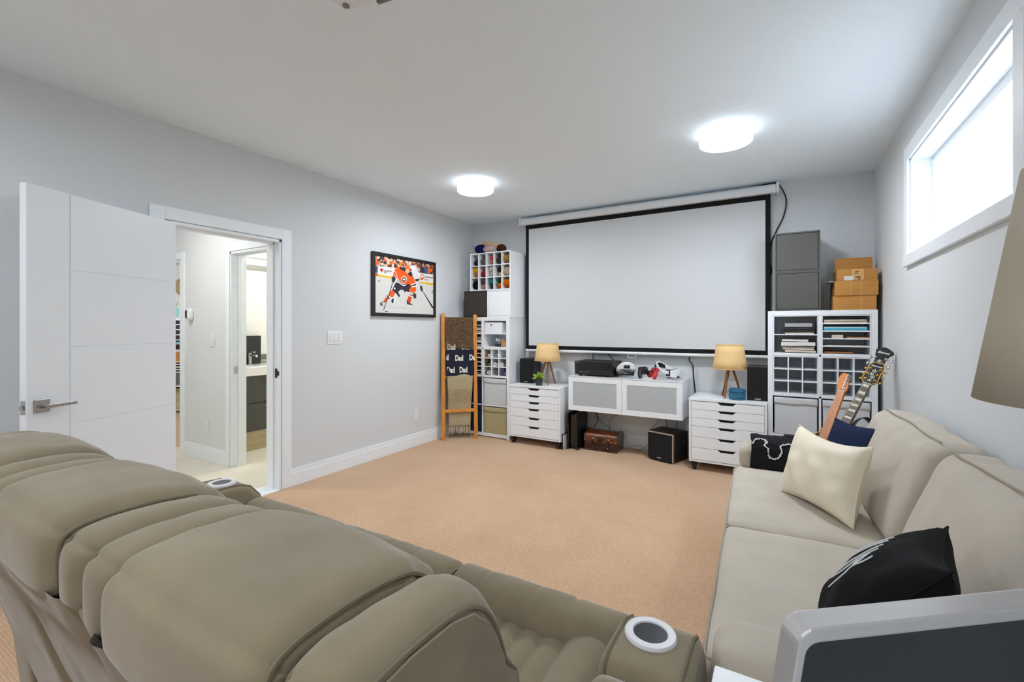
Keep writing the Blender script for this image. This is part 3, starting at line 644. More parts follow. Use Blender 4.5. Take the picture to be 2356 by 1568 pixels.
plate((-.93, YB, .41), .12, .116, 'B', 'white outlet plate on the wall above the subwoofer', 'outlet', 2)
cbs = [([(-1.83, 4.93, .43), (-1.80, 4.95, .33), (-1.79, 4.94, .26), (-1.83, 4.93, .17), (-1.82, 4.93, .06), (-1.70, 4.93, .006)], 'black cable dropping behind the game console'),
       ([(-1.86, 4.93, .43), (-1.80, 4.95, .30), (-1.73, 4.95, .24), (-1.66, 4.94, .21), (-1.60, 4.94, .10), (-1.56, 4.94, .006)], 'black cable slanting down behind the chest lid'),
       ([(-1.57, 4.96, .40), (-1.55, 4.94, .355), (-1.61, 4.94, .33), (-1.645, 4.94, .28), (-1.64, 4.94, .15), (-1.60, 4.94, .006)], 'dark cable hanging from the outlet behind the chest'),
       ([(-1.10, 4.95, .43), (-1.11, 4.95, .34), (-1.17, 4.94, .26), (-1.22, 4.93, .19), (-1.19, 4.93, .13), (-1.22, 4.92, .07), (-1.30, 4.9, .006), (-1.36, 4.9, .006)], 'thin black cable zigzagging down left of the subwoofer'),
       ([(-1.02, 4.95, .43), (-1.04, 4.95, .36), (-1.04, 4.94, .28), (-1.12, 4.93, .22), (-1.15, 4.93, .14), (-1.18, 4.92, .05), (-1.15, 4.9, .006)], 'thick black cable touching the side of the subwoofer'),
       ([(-.94, 4.955, .40), (-.93, 4.94, .36), (-.93, 4.94, .30), (-.95, 4.94, .22)], 'short black cable plugged in above the subwoofer'),
       ([(-1.46, 4.90, .006), (-1.40, 4.91, .03), (-1.32, 4.91, .055), (-1.26, 4.9, .035), (-1.18, 4.9, .006)], 'grey cable arching along the skirting between chest and subwoofer')]
for i, (pts, lb) in enumerate(cbs):
    m = MB(); m.tube(spline(pts, 7), .0035 if i in (0, 4, 5) else .0022, 6); tag(m.build('cable', M_black if i != 6 else mat('cable_grey', (120, 120, 120), .5), smooth=True), lb, 'cable')
# ------------------------------------------------------------------ tall cube shelving units
def cube_unit(x0, x1, yf, yb, zt, label):
    t = thing('cube_shelf', label, 'shelf', ((x0 + x1) / 2, yf, 0), group='tall white cube shelving units')
    o = .038; d = .016; xm = (x0 + x1) / 2
    B(x0, x0 + o, yf, yb, 0, zt - o).build('side_panel', M_white, t, bevel=.001); B(x1 - o, x1, yf, yb, 0, zt - o).build('side_panel', M_white, t, bevel=.001)
    B(x0, x1, yf, yb, zt - o, zt).build('top_panel', M_white, t, bevel=.001); B(x0 + o, x1 - o, yf, yb, 0.012, .012 + o).build('bottom_panel', M_white, t, bevel=.001)
    B(xm - d / 2, xm + d / 2, yf + .001, yb, .012 + o, zt - o).build('divider', M_white, t, bevel=.001)
    rh = (zt - o - .012 - o - 3 * d) / 4; cells = []
    for r in range(4):
        z0 = .012 + o + r * (rh + d)
        if r: B(x0 + o, x1 - o, yf + .001, yb, z0 - d, z0).build('shelf', M_white, t, bevel=.001)
        cells.append(((x0 + o, xm - d / 2, z0, z0 + rh), (xm + d / 2, x1 - o, z0, z0 + rh)))
    B(x0 + o, x1 - o, yb - .006, yb - .001, .05, zt - o).build('back_panel', mat('back_grey', (120, 118, 114), .7), t)
    return cells                      # cells[row from the bottom][column]
YK, YKB = 4.575, 4.955
CL = cube_unit(-3.500, -2.735, YK, YKB, 1.445, 'tall white cube shelf in the corner behind the blanket ladder')
CR = cube_unit(-.098, .662, YK, YKB, 1.462, 'tall white cube shelf under the grey boxes and cardboard')
def insert(cell, nx, ny, label, yf=YK + .004, th=.009, xs=None, depth=.34):
    x0, x1, z0, z1 = cell; x0 += .001; x1 -= .001; z0 += .0005; z1 -= .001
    t = thing('shelf_insert', label, 'shelf insert', ((x0 + x1) / 2, yf, z0), group='white shelf inserts')
    m = MB(); m.box(x0, x0 + th, yf, yf + depth, z0, z1); m.box(x1 - th, x1, yf, yf + depth, z0, z1); m.box(x0 + th, x1 - th, yf, yf + depth, z0, z0 + th); m.box(x0 + th, x1 - th, yf, yf + depth, z1 - th, z1); m.box(x0 + th, x1 - th, yf + depth - .004, yf + depth, z0 + th, z1 - th)
    m.build('frame', M_white, t, bevel=.0006)
    px = [x0 + th + (x1 - x0 - 2 * th) * k / nx for k in range(nx + 1)]; pz = [z0 + th + (z1 - z0 - 2 * th) * k / ny for k in range(ny + 1)]
    for k in range(1, ny): B(x0 + th, x1 - th, yf + .001, yf + depth, pz[k] - th / 2, pz[k] + th / 2).build('shelf', M_white, t, bevel=.0006)
    for k in range(1, nx): B(px[k] - th / 2, px[k] + th / 2, yf + .0015, yf + depth, z0 + th, z1 - th).build('divider', M_white, t, bevel=.0006)
    return [[(px[i] + th / 2, px[i + 1] - th / 2, pz[j] + th / 2, pz[j + 1] - th / 2) for i in range(nx)] for j in range(ny)]
# right unit inserts
i_two = insert(CR[3][0], 1, 2, 'white insert with one shelf holding pads and folded paper')
i_five = insert(CR[3][1], 1, 5, 'white insert with five slots holding card and blue paper')
insert(CR[2][0], 3, 3, 'empty white nine-hole insert right beside the black bookshelf speaker')
insert(CR[2][1], 3, 3, 'empty white nine-hole insert partly behind the guitar headstocks')
# left unit inserts
i_l2 = insert(CL[3][1], 1, 2, 'white insert with one shelf holding the small white drawer box')
i_l9 = insert(CL[2][1], 3, 3, 'white nine-hole insert filled with vinyl rolls')
i_l5 = insert(CL[2][0], 1, 6, 'white slotted insert seen between the ladder posts and the vinyl rolls')
i_l5b = insert(CL[3][0], 1, 6, 'white slotted insert packed with papers behind the ladder top')

def slab(name, label, cat, x0, x1, y0, y1, z0, z1, mt, rot=0., wob=.0, edge=None):
    m = MB(); cx, cy = (x0 + x1) / 2, (y0 + y1) / 2
    m.M = Matrix.Translation((cx, cy, 0)) @ Matrix.Rotation(rot, 4, 'Z') @ Matrix.Translation((-cx, -cy, 0))
    if wob:
        n = 9
        def top(u, v, s):
            x = x0 + (x1 - x0) * u; y = y0 + (y1 - y0) * v; e = wob * mnoise.noise(Vector((x * 14, y * 14, z0 * 50 + s)))
            return (x, y, (z1 if s else z0) + e)
        g = lambda s: [[top(i / (n - 1), j / (n - 1), s) for j in range(n)] for i in range(n)]
        a, b = g(0), g(1); vs = [p for r in a for p in r] + [p for r in b for p in r]; fs = []
        for i in range(n - 1):
            for j in range(n - 1): q = (i * n + j, (i + 1) * n + j, (i + 1) * n + j + 1, i * n + j + 1); fs.append(q[::-1]); fs.append(tuple(k + n * n for k in q))
        for i in range(n - 1):
            for (p, q) in ((i * n, (i + 1) * n), ((i + 1) * n + n - 1, i * n + n - 1), ((n - 1) * n + i, (n - 1) * n + i + 1), (i + 1, i)): fs.append((p, q, q + n * n, p + n * n))
        m._add(vs, fs)
    else: m.box(x0, x1, y0, y1, z0, z1)
    o = m.build(name, mt, bevel=.0008 if not wob else 0, smooth=bool(wob), angle=50); return tag(o, label, cat)
P_white = mat('paper_white', (216, 214, 208), .8); P_cream = mat('paper_cream', (206, 192, 172), .8); P_blk = mat('paper_black', (40, 40, 42), .6); P_grey = mat('paper_grey', (170, 168, 166), .7)
P_blue = mat('paper_blue', (70, 170, 196), .6); P_plastic = mat('plastic_film', (224, 222, 220), .25, spec=.6); P_brown = mat('card_brown', (150, 104, 66), .8); P_kraft = mat('kraft', (176, 138, 92), .8)
c = i_two[1][0]; z = c[2]
slab('paper_pad', 'cream paper pad at the bottom of the upper pile in the shelf insert', 'paper', c[0] + .075, c[1] - .02, YK + .02, YK + .30, z, z + .012, P_cream, R(1)); z += .012
slab('folder', 'cream folder lying on the cream paper pad', 'folder', c[0] + .07, c[1] - .025, YK + .03, YK + .30, z, z + .006, P_white, R(-2)); z += .006
slab('document_sleeve', 'black plastic sleeve in the middle of the upper pile', 'folder', c[0] + .055, c[1] - .02, YK + .012, YK + .30, z + .002, z + .016, P_blk, R(2), .004); z += .019
slab('document_sleeve', 'wide black plastic sleeve under the light grey box file', 'folder', c[0] + .055, c[1] - .012, YK + .012, YK + .30, z + .002, z + .020, P_blk, R(-2), .004); z += .025
slab('box_file', 'light grey box file on top of the upper pile', 'box', c[0] + .075, c[1] - .03, YK + .03, YK + .30, z, z + .032, P_grey)
c = i_two[0][0]; z = c[2]
slab('paper_bundle', 'lowest cream paper bundle of the pile below the shelf', 'paper', c[0] + .075, c[1] - .008, YK + .015, YK + .30, z + .002, z + .018, P_cream, R(1), .003); z += .02
slab('paper_bundle', 'second cream paper bundle of the pile below the shelf', 'paper', c[0] + .065, c[1] - .015, YK + .025, YK + .30, z + .002, z + .016, P_white, R(-2), .003); z += .018
slab('paper_bundle', 'third thin paper bundle under the plastic wrapped packet', 'paper', c[0] + .055, c[1] - .02, YK + .02, YK + .30, z + .002, z + .012, P_cream, R(2), .003); z += .015
slab('plastic_packet', 'shiny white plastic wrapped packet on the paper bundles', 'packet', c[0] + .05, c[1] - .008, YK + .006, YK + .30, z + .004, z + .034, P_plastic, R(-1), .007); z += .038
slab('folded_cloth', 'folded off-white sheet topping the lower pile', 'cloth', c[0] + .055, c[1] - .06, YK + .02, YK + .28, z + .002, z + .020, P_white, 0, .004)
c = i_five[4][0]; slab('card_stock', 'cream card sheet in the top slot of the five-slot insert', 'paper', c[0] + .004, c[1] - .012, YK + .01, YK + .30, c[2], c[2] + .010, P_cream); slab('card_stock', 'dark card sheet lying at an angle in the top slot', 'paper', c[0] + .006, c[1] - .006, YK + .03, YK + .30, c[2] + .010, c[2] + .016, P_grey, R(2)); slab('card_stock', 'beige card sheet topping the upper slot', 'paper', c[0] + .008, c[1] - .015, YK + .02, YK + .30, c[2] + .016, c[2] + .028, P_cream, R(-1))
c = i_five[3][0]; slab('blue_paper', 'ream of turquoise blue paper in the second slot', 'paper', c[0] + .004, c[1] - .012, YK + .006, YK + .30, c[2], c[2] + .020, P_blue); slab('blue_paper', 'pale blue paper stack on the turquoise ream', 'paper', c[0] + .005, c[1] - .016, YK + .01, YK + .30, c[2] + .020, c[2] + .032, mat('paper_pale', (170, 204, 216), .7))
c = i_five[2][0]; slab('small_box', 'small cream box in the third slot', 'box', c[0] + .06, c[0] + .135, YK + .012, YK + .10, c[2], c[2] + .026, P_cream); slab('card_stock', 'kraft card strip lying in the third slot', 'paper', c[0] + .16, c[1] - .002, YK + .01, YK + .30, c[2], c[2] + .010, P_kraft)
c = i_five[1][0]; slab('card_stock', 'thin white card sheet in the fourth slot', 'paper', c[0] + .012, c[1] - .01, YK + .004, YK + .30, c[2], c[2] + .004, P_white)
c = i_five[0][0]; slab('card_stock', 'brown card sheet in the bottom slot', 'paper', c[0] + .004, c[1] - .10, YK + .03, YK + .30, c[2], c[2] + .012, P_brown)
# fabric storage bins
def fbin(cell, rgb, key, label, gap=.012, band=True, top=.03, drop=True):
    x0, x1, z0, z1 = cell; t = thing('storage_bin', label, 'storage bin', ((x0 + x1) / 2, YK + .01, z0), group='fabric bins in the cube shelves')
    mt = mat('bin_' + key, rgb, .85, bump=.15, bscale=300, spec=.15)
    yf = YK + .006; m = MB()
    B(x0 + gap, x1 - gap, yf, yf + .34, z0 + .001, z1 - top).build('bin_body', mt, t, bevel=.006)
    if band:
        def lid(u, v):
            x = x0 + gap - .003 + (x1 - x0 - 2 * gap + .006) * u; w = .004 * math.sin(u * 9 + 1) + .003 * mnoise.noise(Vector((u * 8, 3, 1)))
            return (x, yf - .004 - .002 * math.sin(v * 3), z1 - top + .018 - .058 * v + w * v)
        m = MB(); m.grid(lid, 18, 5); o = m.build('lid_flap', mt, t, smooth=True); o.modifiers.new('t', 'SOLIDIFY').thickness = .002
        B(x0 + gap - .003, x1 - gap + .003, yf - .002, yf + .34, z1 - top, z1 - top + .016).build('lid', mt, t, bevel=.004)
    return t
fbin(CR[1][0], (206, 210, 214), 'white', 'white fabric bin in the cube left of the guitars')
fbin(CR[1][1], (206, 210, 214), 'white', 'white fabric bin in the cube directly behind the guitar necks')
fbin(CR[0][0], (176, 170, 132), 'olive', 'olive beige fabric bin at the bottom, mostly behind the black throw')
fbin(CR[0][1], (176, 170, 132), 'olive', 'olive beige fabric bin at the bottom behind the navy pillow')
fbin(CL[1][1], (208, 212, 216), 'white', 'white fabric bin under the vinyl rolls')
fbin(CL[0][1], (178, 168, 128), 'beige', 'khaki beige fabric bin in the bottom cube by the drawer unit')
fbin(CL[1][0], (34, 44, 66), 'navy', 'navy fabric bin in the third cube behind the ladder', gap=.006, top=.015)
fbin(CL[0][0], (34, 44, 66), 'navy', 'navy fabric bin in the lowest cube behind the ladder', gap=.006, top=.015)
# small white drawer box with finger hole, tissues, small box
c = i_l2[1][0]; t = thing('drawer_box', 'small white drawer box with a round finger hole', 'box', ((c[0] + c[1]) / 2, YK, c[2]))
B(c[0] + .012, c[1] - .055, YK + .010, YK + .30, c[2] + .0005, c[3] - .012).build('box_body', M_white, t, bevel=.001)
MB().cyl((c[0] + .10, YK + .0105, c[3] - .042), (c[0] + .10, YK + .009, c[3] - .042), .010, n=20).build('finger_hole', M_dark, t)
c = i_l2[0][0]; t = thing('tissue_box', 'dark tissue box with a crumpled white tissue', 'tissue box', (c[1] - .12, YK + .05, c[2]))
B(c[1] - .155, c[1] - .075, YK + .012, YK + .13, c[2], c[2] + .030).build('box_body', mat('tissue_dark', (44, 44, 48), .6), t, bevel=.002)
m = MB()
def tis(u, v):
    a = 2 * math.pi * u; r = .012 + .026 * v + .016 * math.sin(a * 5 + 3 * v) * v
    return (c[1] - .115 + r * math.cos(a), YK + .06 + r * math.sin(a), c[2] + .028 + .075 * v - .05 * v * v * abs(math.sin(a * 2.5)))
m.grid(tis, 40, 8, cu=True); m.build('tissue', P_white, t, smooth=True)
slab('small_box', 'small orange wooden box next to the tissue box', 'box', c[1] - .068, c[1] - .002, YK + .008, YK + .11, c[2], c[2] + .036, P_kraft); slab('small_box', 'orange wooden box stacked on the small orange box', 'box', c[1] - .067, c[1] - .003, YK + .009, YK + .11, c[2] + .036, c[2] + .070, mat('box_orange', (186, 128, 66), .7))
# vinyl rolls in the nine-hole insert
def roll(x, z, r, y0, rgb, key, label):
    t = thing('vinyl_roll', label, 'roll', (x, y0, z - r), group='vinyl rolls in the nine-hole insert')
    mt = mat('roll_' + key, rgb, .5); m = MB(); pr = [(r, 0), (r, .26), (r * .6, .26), (r * .6, 0)]
    m.M = Matrix.Translation((x, y0, z)) @ Matrix.Rotation(R(-90), 4, 'X'); m.lathe(pr, (0, 0, 0), 20, close=True); m.build('roll', mt, t, smooth=True)
    m = MB(); m.M = Matrix.Translation((x, y0 + .004, z)) @ Matrix.Rotation(R(-90), 4, 'X'); m.lathe([(r * .6, 0), (r * .6, .25), (r * .45, .25), (r * .45, 0)], (0, 0, 0), 16, close=True); m.build('core', P_kraft if key != 'white' else P_white, t, smooth=True)
RL = [(2, 0, .026, .026, .022, (150, 108, 40), 'gold', 'gold vinyl roll in the top hole beside a white roll'), (2, 0, .074, .026, .020, (226, 226, 228), 'white', 'white vinyl roll touching the gold roll'),
      (2, 1, .066, .026, .021, (190, 190, 194), 'silver', 'silver grey vinyl roll in the middle top hole'),
      (1, 0, .026, .024, .021, (58, 62, 66), 'slate', 'dark slate roll at the bottom of the middle-row first hole'), (1, 0, .068, .022, .020, (96, 92, 84), 'taupe', 'taupe roll lying against the dark slate roll'), (1, 0, .030, .064, .018, (80, 84, 70), 'olive', 'olive grey roll on top of the dark slate roll'),
      (1, 1, .050, .026, .023, (214, 214, 218), 'white', 'white roll at the centre hole of the insert'), (1, 1, .082, .062, .014, (60, 60, 64), 'dark', 'thin dark roll above the centre white roll'),
      (1, 2, .036, .026, .023, (222, 222, 224), 'white', 'white roll in the middle-row hole next to the drawer unit side'), (1, 2, .070, .054, .018, (48, 50, 56), 'ink', 'ink dark roll beside the end white roll'),
      (0, 0, .060, .026, .024, (216, 216, 220), 'white', 'white roll in the bottom-row first hole'), (0, 0, .022, .020, .017, (40, 46, 60), 'blue', 'dark blue thin roll in the bottom-row first hole'),
      (0, 1, .048, .027, .025, (120, 110, 112), 'mauve', 'mauve grey roll in the bottom-row middle hole'),
      (0, 2, .030, .027, .023, (52, 66, 128), 'royal', 'royal blue roll in the bottom corner hole'), (0, 2, .076, .026, .020, (70, 90, 160), 'sky', 'lighter blue roll beside the royal blue roll'), (0, 2, .052, .066, .020, (46, 58, 110), 'marine', 'marine blue roll stacked on the two blue rolls')]
for (j, i, dx, dz, r, rgb, key, lb) in RL:
    c = i_l9[j][i]; roll(c[0] + dx * (c[1] - c[0]) / .098, c[2] + dz, r, YK + .008 + rnd.random() * .015, rgb, key, lb)
for j in range(6):
    c = i_l5b[j][0]
    slab('paper_stack', 'paper stack in slot %s of the insert behind the ladder top' % ('one two three four five six'.split()[j]), 'paper', c[1] - .20, c[1] - .006, YK + .02, YK + .30, c[2], c[2] + .022 + .01 * (j % 2), (P_grey, P_white, P_blk, P_cream, P_grey, P_blk)[j], 0)
for j in (0, 1, 4):
    c = i_l5[j][0]
    slab('paper_stack', 'dark paper stack in the %s slot beside the vinyl rolls' % {0: 'lowest', 1: 'second lowest', 4: 'second highest'}[j], 'paper', c[1] - .22, c[1] - .010, YK + .03, YK + .30, c[2], c[2] + .018, (P_grey, P_blk, P_blk, P_blk, P_brown)[j], 0)

# ------------------------------------------------------------------ storage cubes and yarn cubby on the left unit
M_ccube = mat('cube_charcoal', (58, 52, 48), .5, spec=.35); M_gcube = mat('cube_grey', (84, 84, 80), .5, spec=.35)
def cabinet_cube(x0, x1, z0, z1, mt, label, yf=YK + .004, yb=4.93, grp='square door cubes'):
    t = thing('storage_cube', label, 'storage cube', ((x0 + x1) / 2, yf, z0), group=grp); s = .013
    m = MB(); m.box(x0, x0 + s, yf, yb, z0, z1); m.box(x1 - s, x1, yf, yb, z0, z1); m.box(x0 + s, x1 - s, yf, yb, z0, z0 + s); m.box(x0 + s, x1 - s, yf, yb, z1 - s, z1); m.box(x0 + s, x1 - s, yb - .005, yb, z0 + s, z1 - s)
    m.build('carcass', mt, t, bevel=.001)
    B(x0 + s, x1 - s, yf + .024, yf + .03, z0 + s, z1 - s).build('inner_shadow_gap', M_dark, t)
    B(x0 + s + .003, x1 - s - .003, yf + .003, yf + .020, z0 + s + .003, z1 - s - .003).build('door', mt, t, bevel=.001)
cabinet_cube(-3.395, -3.052, 1.4455, 1.768, M_ccube, 'charcoal brown door cube on the corner shelf')
cabinet_cube(-3.050, -2.722, 1.4455, 1.768, M_white, 'white door cube on the corner shelf under the yarn')
cabinet_cube(-.044, .287, 1.4625, 1.797, M_gcube, 'lower grey door cube of the stack beside the cardboard boxes')
cabinet_cube(-.046, .284, 1.7975, 2.134, M_gcube, 'upper grey door cube topping the stack by the screen')
# yarn cubby: five by three
yx0, yx1, yz0, yz1 = -3.300, -2.722, 1.7685, 2.224
t = thing('yarn_cubby', 'white fifteen-hole cubby full of coloured yarn', 'cubby', ((yx0 + yx1) / 2, YK, yz0)); th = .011
B(yx0, yx0 + th, YK, 4.93, yz0, yz1).build('side_panel', M_white, t); B(yx1 - th, yx1, YK, 4.93, yz0, yz1).build('side_panel', M_white, t)
B(yx0 + th, yx1 - th, YK, 4.93, yz1 - th, yz1).build('top_panel', M_white, t); B(yx0 + th, yx1 - th, YK, 4.93, yz0, yz0 + th).build('bottom_panel', M_white, t); B(yx0 + th, yx1 - th, 4.925, 4.93, yz0, yz1).build('back_panel', M_white, t)
px = [yx0 + th + (yx1 - yx0 - 2 * th) * k / 5 for k in range(6)]; pz = [yz0 + th + (yz1 - yz0 - 2 * th) * k / 3 for k in range(4)]
for k in (1, 2): B(yx0 + th, yx1 - th, YK + .001, 4.92, pz[k] - .004, pz[k] + .004).build('shelf', M_white, t)
for k in (1, 2, 3, 4): B(px[k] - .004, px[k] + .004, YK + .0015, 4.92, yz0 + th, yz1 - th).build('divider', M_white, t)
def yarn(c, r, rgb, key, label, squash=(1, 1.2, .95), tilt=0.):
    """ball of yarn: lumpy core wrapped with real strands"""
    t = thing('yarn_ball', label, 'yarn', (c[0], c[1], c[2] - r * squash[2]), group='yarn balls in and on the cubby')
    mt = mat('yarn_' + key, rgb, .95, spec=.05, bump=.8, bscale=130, kind='wave', var=.18, vscale=90, bdist=.003)
    sd = rnd.random() * 50
    MB().ball(c, r * .95 * squash[0], r * .95 * squash[1], r * .95 * squash[2], 20, 12, lambda a, b: 1 + .05 * mnoise.noise(Vector((math.cos(a) * 2 + sd, math.sin(a) * 2, b * 2)))).build('core', mt, t, smooth=True, angle=180)
    m = MB()
    for k in range(9):
        ax = Vector((rnd.uniform(-1, 1), rnd.uniform(-.6, .6), rnd.uniform(-1, 1))).normalized(); u = ax.orthogonal().normalized(); w = ax.cross(u); off = rnd.uniform(-.45, .45)
        q = math.sqrt(1 - off * off); pts = []
        for i in range(19):
            a = 2 * math.pi * i / 18; p = (ax * off + (u * math.cos(a) + w * math.sin(a)) * q) * r * .985
            pts.append((c[0] + p.x * squash[0], c[1] + p.y * squash[1], c[2] + p.z * squash[2]))
        m.tube(pts, r * .07, 5, caps=False)
    m.build('strand', mt, t, smooth=True, angle=180)['kind'] = 'stuff'
YC = [(2, 0, (44, 54, 84), 'navy', 'dusty navy', .038, (.062, .050)), (2, 1, (112, 104, 98), 'greybrown', 'grey brown', .045, (.06, .055)), (2, 2, (196, 92, 84), 'coral', 'coral red', .032, (.078, .09)), (2, 2, (206, 130, 122), 'salmon', 'salmon pink', .026, (.07, .035)), (2, 3, (72, 62, 56), 'brown', 'dark brown', .044, (.066, .05)), (2, 3, (66, 56, 52), 'cocoa', 'cocoa brown', .03, (.062, .105)), (2, 4, (176, 142, 76), 'mustard', 'mustard tan', .05, (.057, .07)),
      (1, 0, (238, 172, 20), 'yellow', 'bright yellow', .040, (.062, .098)), (1, 0, (214, 100, 28), 'amber', 'amber orange', .030, (.075, .034)), (1, 1, (168, 44, 26), 'rust', 'rust red', .042, (.068, .046)), (1, 2, (214, 206, 192), 'cream', 'cream white', .036, (.062, .098)), (1, 2, (204, 200, 188), 'ivory', 'ivory', .030, (.074, .035)), (1, 3, (216, 190, 158), 'peach', 'peach', .024, (.086, .030)), (1, 3, (44, 42, 42), 'black', 'soft black', .036, (.066, .085)), (1, 4, (204, 184, 160), 'oat', 'oatmeal', .05, (.057, .066)),
      (0, 0, (24, 24, 26), 'jet', 'jet black', .050, (.062, .064)), (0, 1, (112, 72, 78), 'plum', 'plum brown', .040, (.066, .094)), (0, 1, (206, 140, 146), 'rose', 'rose pink', .030, (.066, .036)), (0, 2, (56, 138, 152), 'teal', 'teal blue', .040, (.064, .095)), (0, 2, (60, 62, 66), 'graphite', 'graphite', .032, (.072, .036)), (0, 3, (36, 70, 54), 'forest', 'forest green', .034, (.078, .10)), (0, 3, (66, 140, 88), 'green', 'green', .026, (.045, .052)), (0, 3, (224, 84, 34), 'orange', 'fiery orange', .032, (.084, .036)), (0, 4, (222, 116, 24), 'tangerine', 'tangerine', .050, (.060, .068))]
rown = ['bottom', 'middle', 'top']; coln = ['first', 'second', 'third', 'fourth', 'last']
for (j, i, rgb, key, nm, r, (dx, dz)) in YC:
    r *= 1.12; yarn((px[i] + min(dx, .104 - r), YK + .010 + r * 1.2, pz[j] + max(dz, r + .006)), r, rgb, key, '%s yarn ball in the %s row, %s hole of the cubby' % (nm, rown[j], coln[i]))
ZT = yz1
yarn((-3.292, 4.66, ZT + .050), .060, (206, 208, 206), 'pale', 'pale grey yarn ball hanging over the corner of the cubby', (1.1, 1, 1))
yarn((-3.185, 4.635, ZT + .056), .058, (26, 38, 92), 'royal', 'royal navy yarn ball on top of the cubby', (1.25, 1, 1))
yarn((-3.035, 4.615, ZT + .046), .048, (214, 186, 186), 'blush', 'blush pink oval yarn ball on top of the cubby', (1.9, 1, 1))
yarn((-2.925, 4.70, ZT + .052), .054, (84, 54, 38), 'chestnut', 'chestnut brown yarn ball behind the blush pink one', (1.2, 1, 1))
t = thing('plush_roll', 'peach coloured soft roll lying across the yarn balls', 'roll', (-3.15, 4.78, ZT + .09))
m = MB(); m.tube([(-3.26, 4.80, ZT + .155), (-3.24, 4.80, ZT + .155), (-3.12, 4.77, ZT + .125), (-3.0, 4.75, ZT + .095), (-2.985, 4.75, ZT + .09)], [.02, .036, .036, .034, .018], 16); m.build('roll', mat('peach_cloth', (226, 180, 142), .9, bump=.3, bscale=150), t, smooth=True)

# ------------------------------------------------------------------ cardboard boxes on the right unit
M_card = mat('cardboard', (186, 132, 66), .85, var=.10, vscale=5, bump=.12, bscale=60, stretch=(1, 1, 12))
def carton(x0, x1, y0, y1, z0, z1, label, flaps=(), rz=0):
    cx, cy = (x0 + x1) / 2, (y0 + y1) / 2; M0 = Matrix.Translation((cx, cy, z0)) @ Matrix.Rotation(rz, 4, 'Z'); w, d, h = x1 - x0, y1 - y0, z1 - z0
    t = thing('cardboard_box', label, 'box', M=M0, group='cardboard boxes on the shelf'); k = .004
    m = MB(); m.box(-w / 2, w / 2, -d / 2, -d / 2 + k, 0, h); m.box(-w / 2, w / 2, d / 2 - k, d / 2, 0, h); m.box(-w / 2, -w / 2 + k, -d / 2 + k, d / 2 - k, 0, h); m.box(w / 2 - k, w / 2, -d / 2 + k, d / 2 - k, 0, h); m.box(-w / 2 + k, w / 2 - k, -d / 2 + k, d / 2 - k, 0, k); m.box(-w / 2 + k, w / 2 - k, -d / 2 + k, d / 2 - k, h - .012, h - .006)
    m.build('box_body', M_card, t, local=True)
    return t, w, d, h
ZS = 1.4625
t, w, d, h = carton(.372, .655, 4.585, 4.87, ZS, ZS + .118, 'cardboard box at the bottom of the pile in the corner')
B(-.02 + .06, .028 + .02, -d / 2 - .0008, -d / 2, .0, h).build('tape', mat('tape_tan', (204, 152, 84), .3), t, local=True)
t, w, d, h = carton(.378, .662, 4.575, 4.86, ZS + .1185, ZS + .236, 'cardboard box with torn open flaps in the middle of the pile', rz=R(1.5))
for (a, b, s) in ((-w / 2 - .04, -w / 2, -1), (w / 2 - .022, w / 2 + .0, 1)): B(a, b, -d / 2 + .01, d / 2 - .06, h - .004, h).build('flap', mat('flap_pale', (214, 206, 196), .7), t, local=True)
B(-.035, -.028, -d / 2 - .0006, -d / 2, .01, h - .01).build('crease', mat('card_crease', (206, 156, 92), .8), t, local=True); B(.03, .036, -d / 2 - .0006, -d / 2, .01, h - .01).build('crease', MATS['card_crease'], t, local=True)
t, w, d, h = carton(.396, .662, 4.60, 4.84, ZS + .2365, ZS + .332, 'open cardboard box with raised flap on top of the pile', rz=R(1))
m = MB(); m.M = Matrix.Translation((0, d / 2 - .06, h)) @ Matrix.Rotation(R(-6), 4, 'X'); m.box(-w / 2 + .004, w / 2 - .004, -.002, .002, -.005, .115); m.build('flap', M_card, t, local=True)
lb = B(-.03, .045, -d / 2 - .0012, -d / 2 - .0002, .005, h - .002).build('label', mat('label_tan', (214, 168, 106), .8), t, local=True)
m = MB()
for (x, z, s, e) in ((-.016, .070, '4 9 M', .012), (-.018, .056, 'EV EL', .011), (-.012, .026, 'REPRES', .012)): m.text(e and s, e, (x, -d / 2 - .0013, z), (1, 0, 0), (0, 0, 1), extrude=.0002, fat=.0006)
m.poly([(.004, -d / 2 - .0016, .019), (.024, -d / 2 - .0016, .019), (.014, -d / 2 - .0016, .006)])
m.build('print', mat('print_black', (36, 30, 26), .7), lb, local=True)
B(-.085, -.022, -d / 2 - .0022, -d / 2 - .0004, .004, .040).build('sticker', P_white, t, local=True)
# ------------------------------------------------------------------ blanket ladder
Lf, Lt = Vector((-3.405, 4.19, 0)), Vector((-3.472, 4.262, 1.488)); Rf, Rt = Vector((-3.128, 4.455, 0)), Vector((-3.195, 4.527, 1.475))
t = thing('blanket_ladder', 'honey pine blanket ladder leaning in the corner', 'ladder', ((Lf.x + Rf.x) / 2, (Lf.y + Rf.y) / 2, 0))
M_pine = mat('pine', (204, 136, 56), .45, var=.22, vscale=14, detail=6, stretch=(4, 4, .4), coat=.15)
ex = (Rf - Lf).normalized(); up = (Lt - Lf).normalized(); nz = ex.cross(up).normalized()      # nz points out of the ladder
if nz.y > 0: nz = -nz
def post(a, b):
    m = MB(); w, d = .022, .036; vs = []
    for p in (a, b):
        for (i, j) in ((-1, -1), (1, -1), (1, 1), (-1, 1)): vs.append(p + ex * (w * i) + nz * (d * j / 2))
    for k in range(4): vs[k].z = 0.0
    m._add(vs, [(3, 2, 1, 0), (4, 5, 6, 7), (0, 1, 5, 4), (1, 2, 6, 5), (2, 3, 7, 6), (3, 0, 4, 7)]); return m
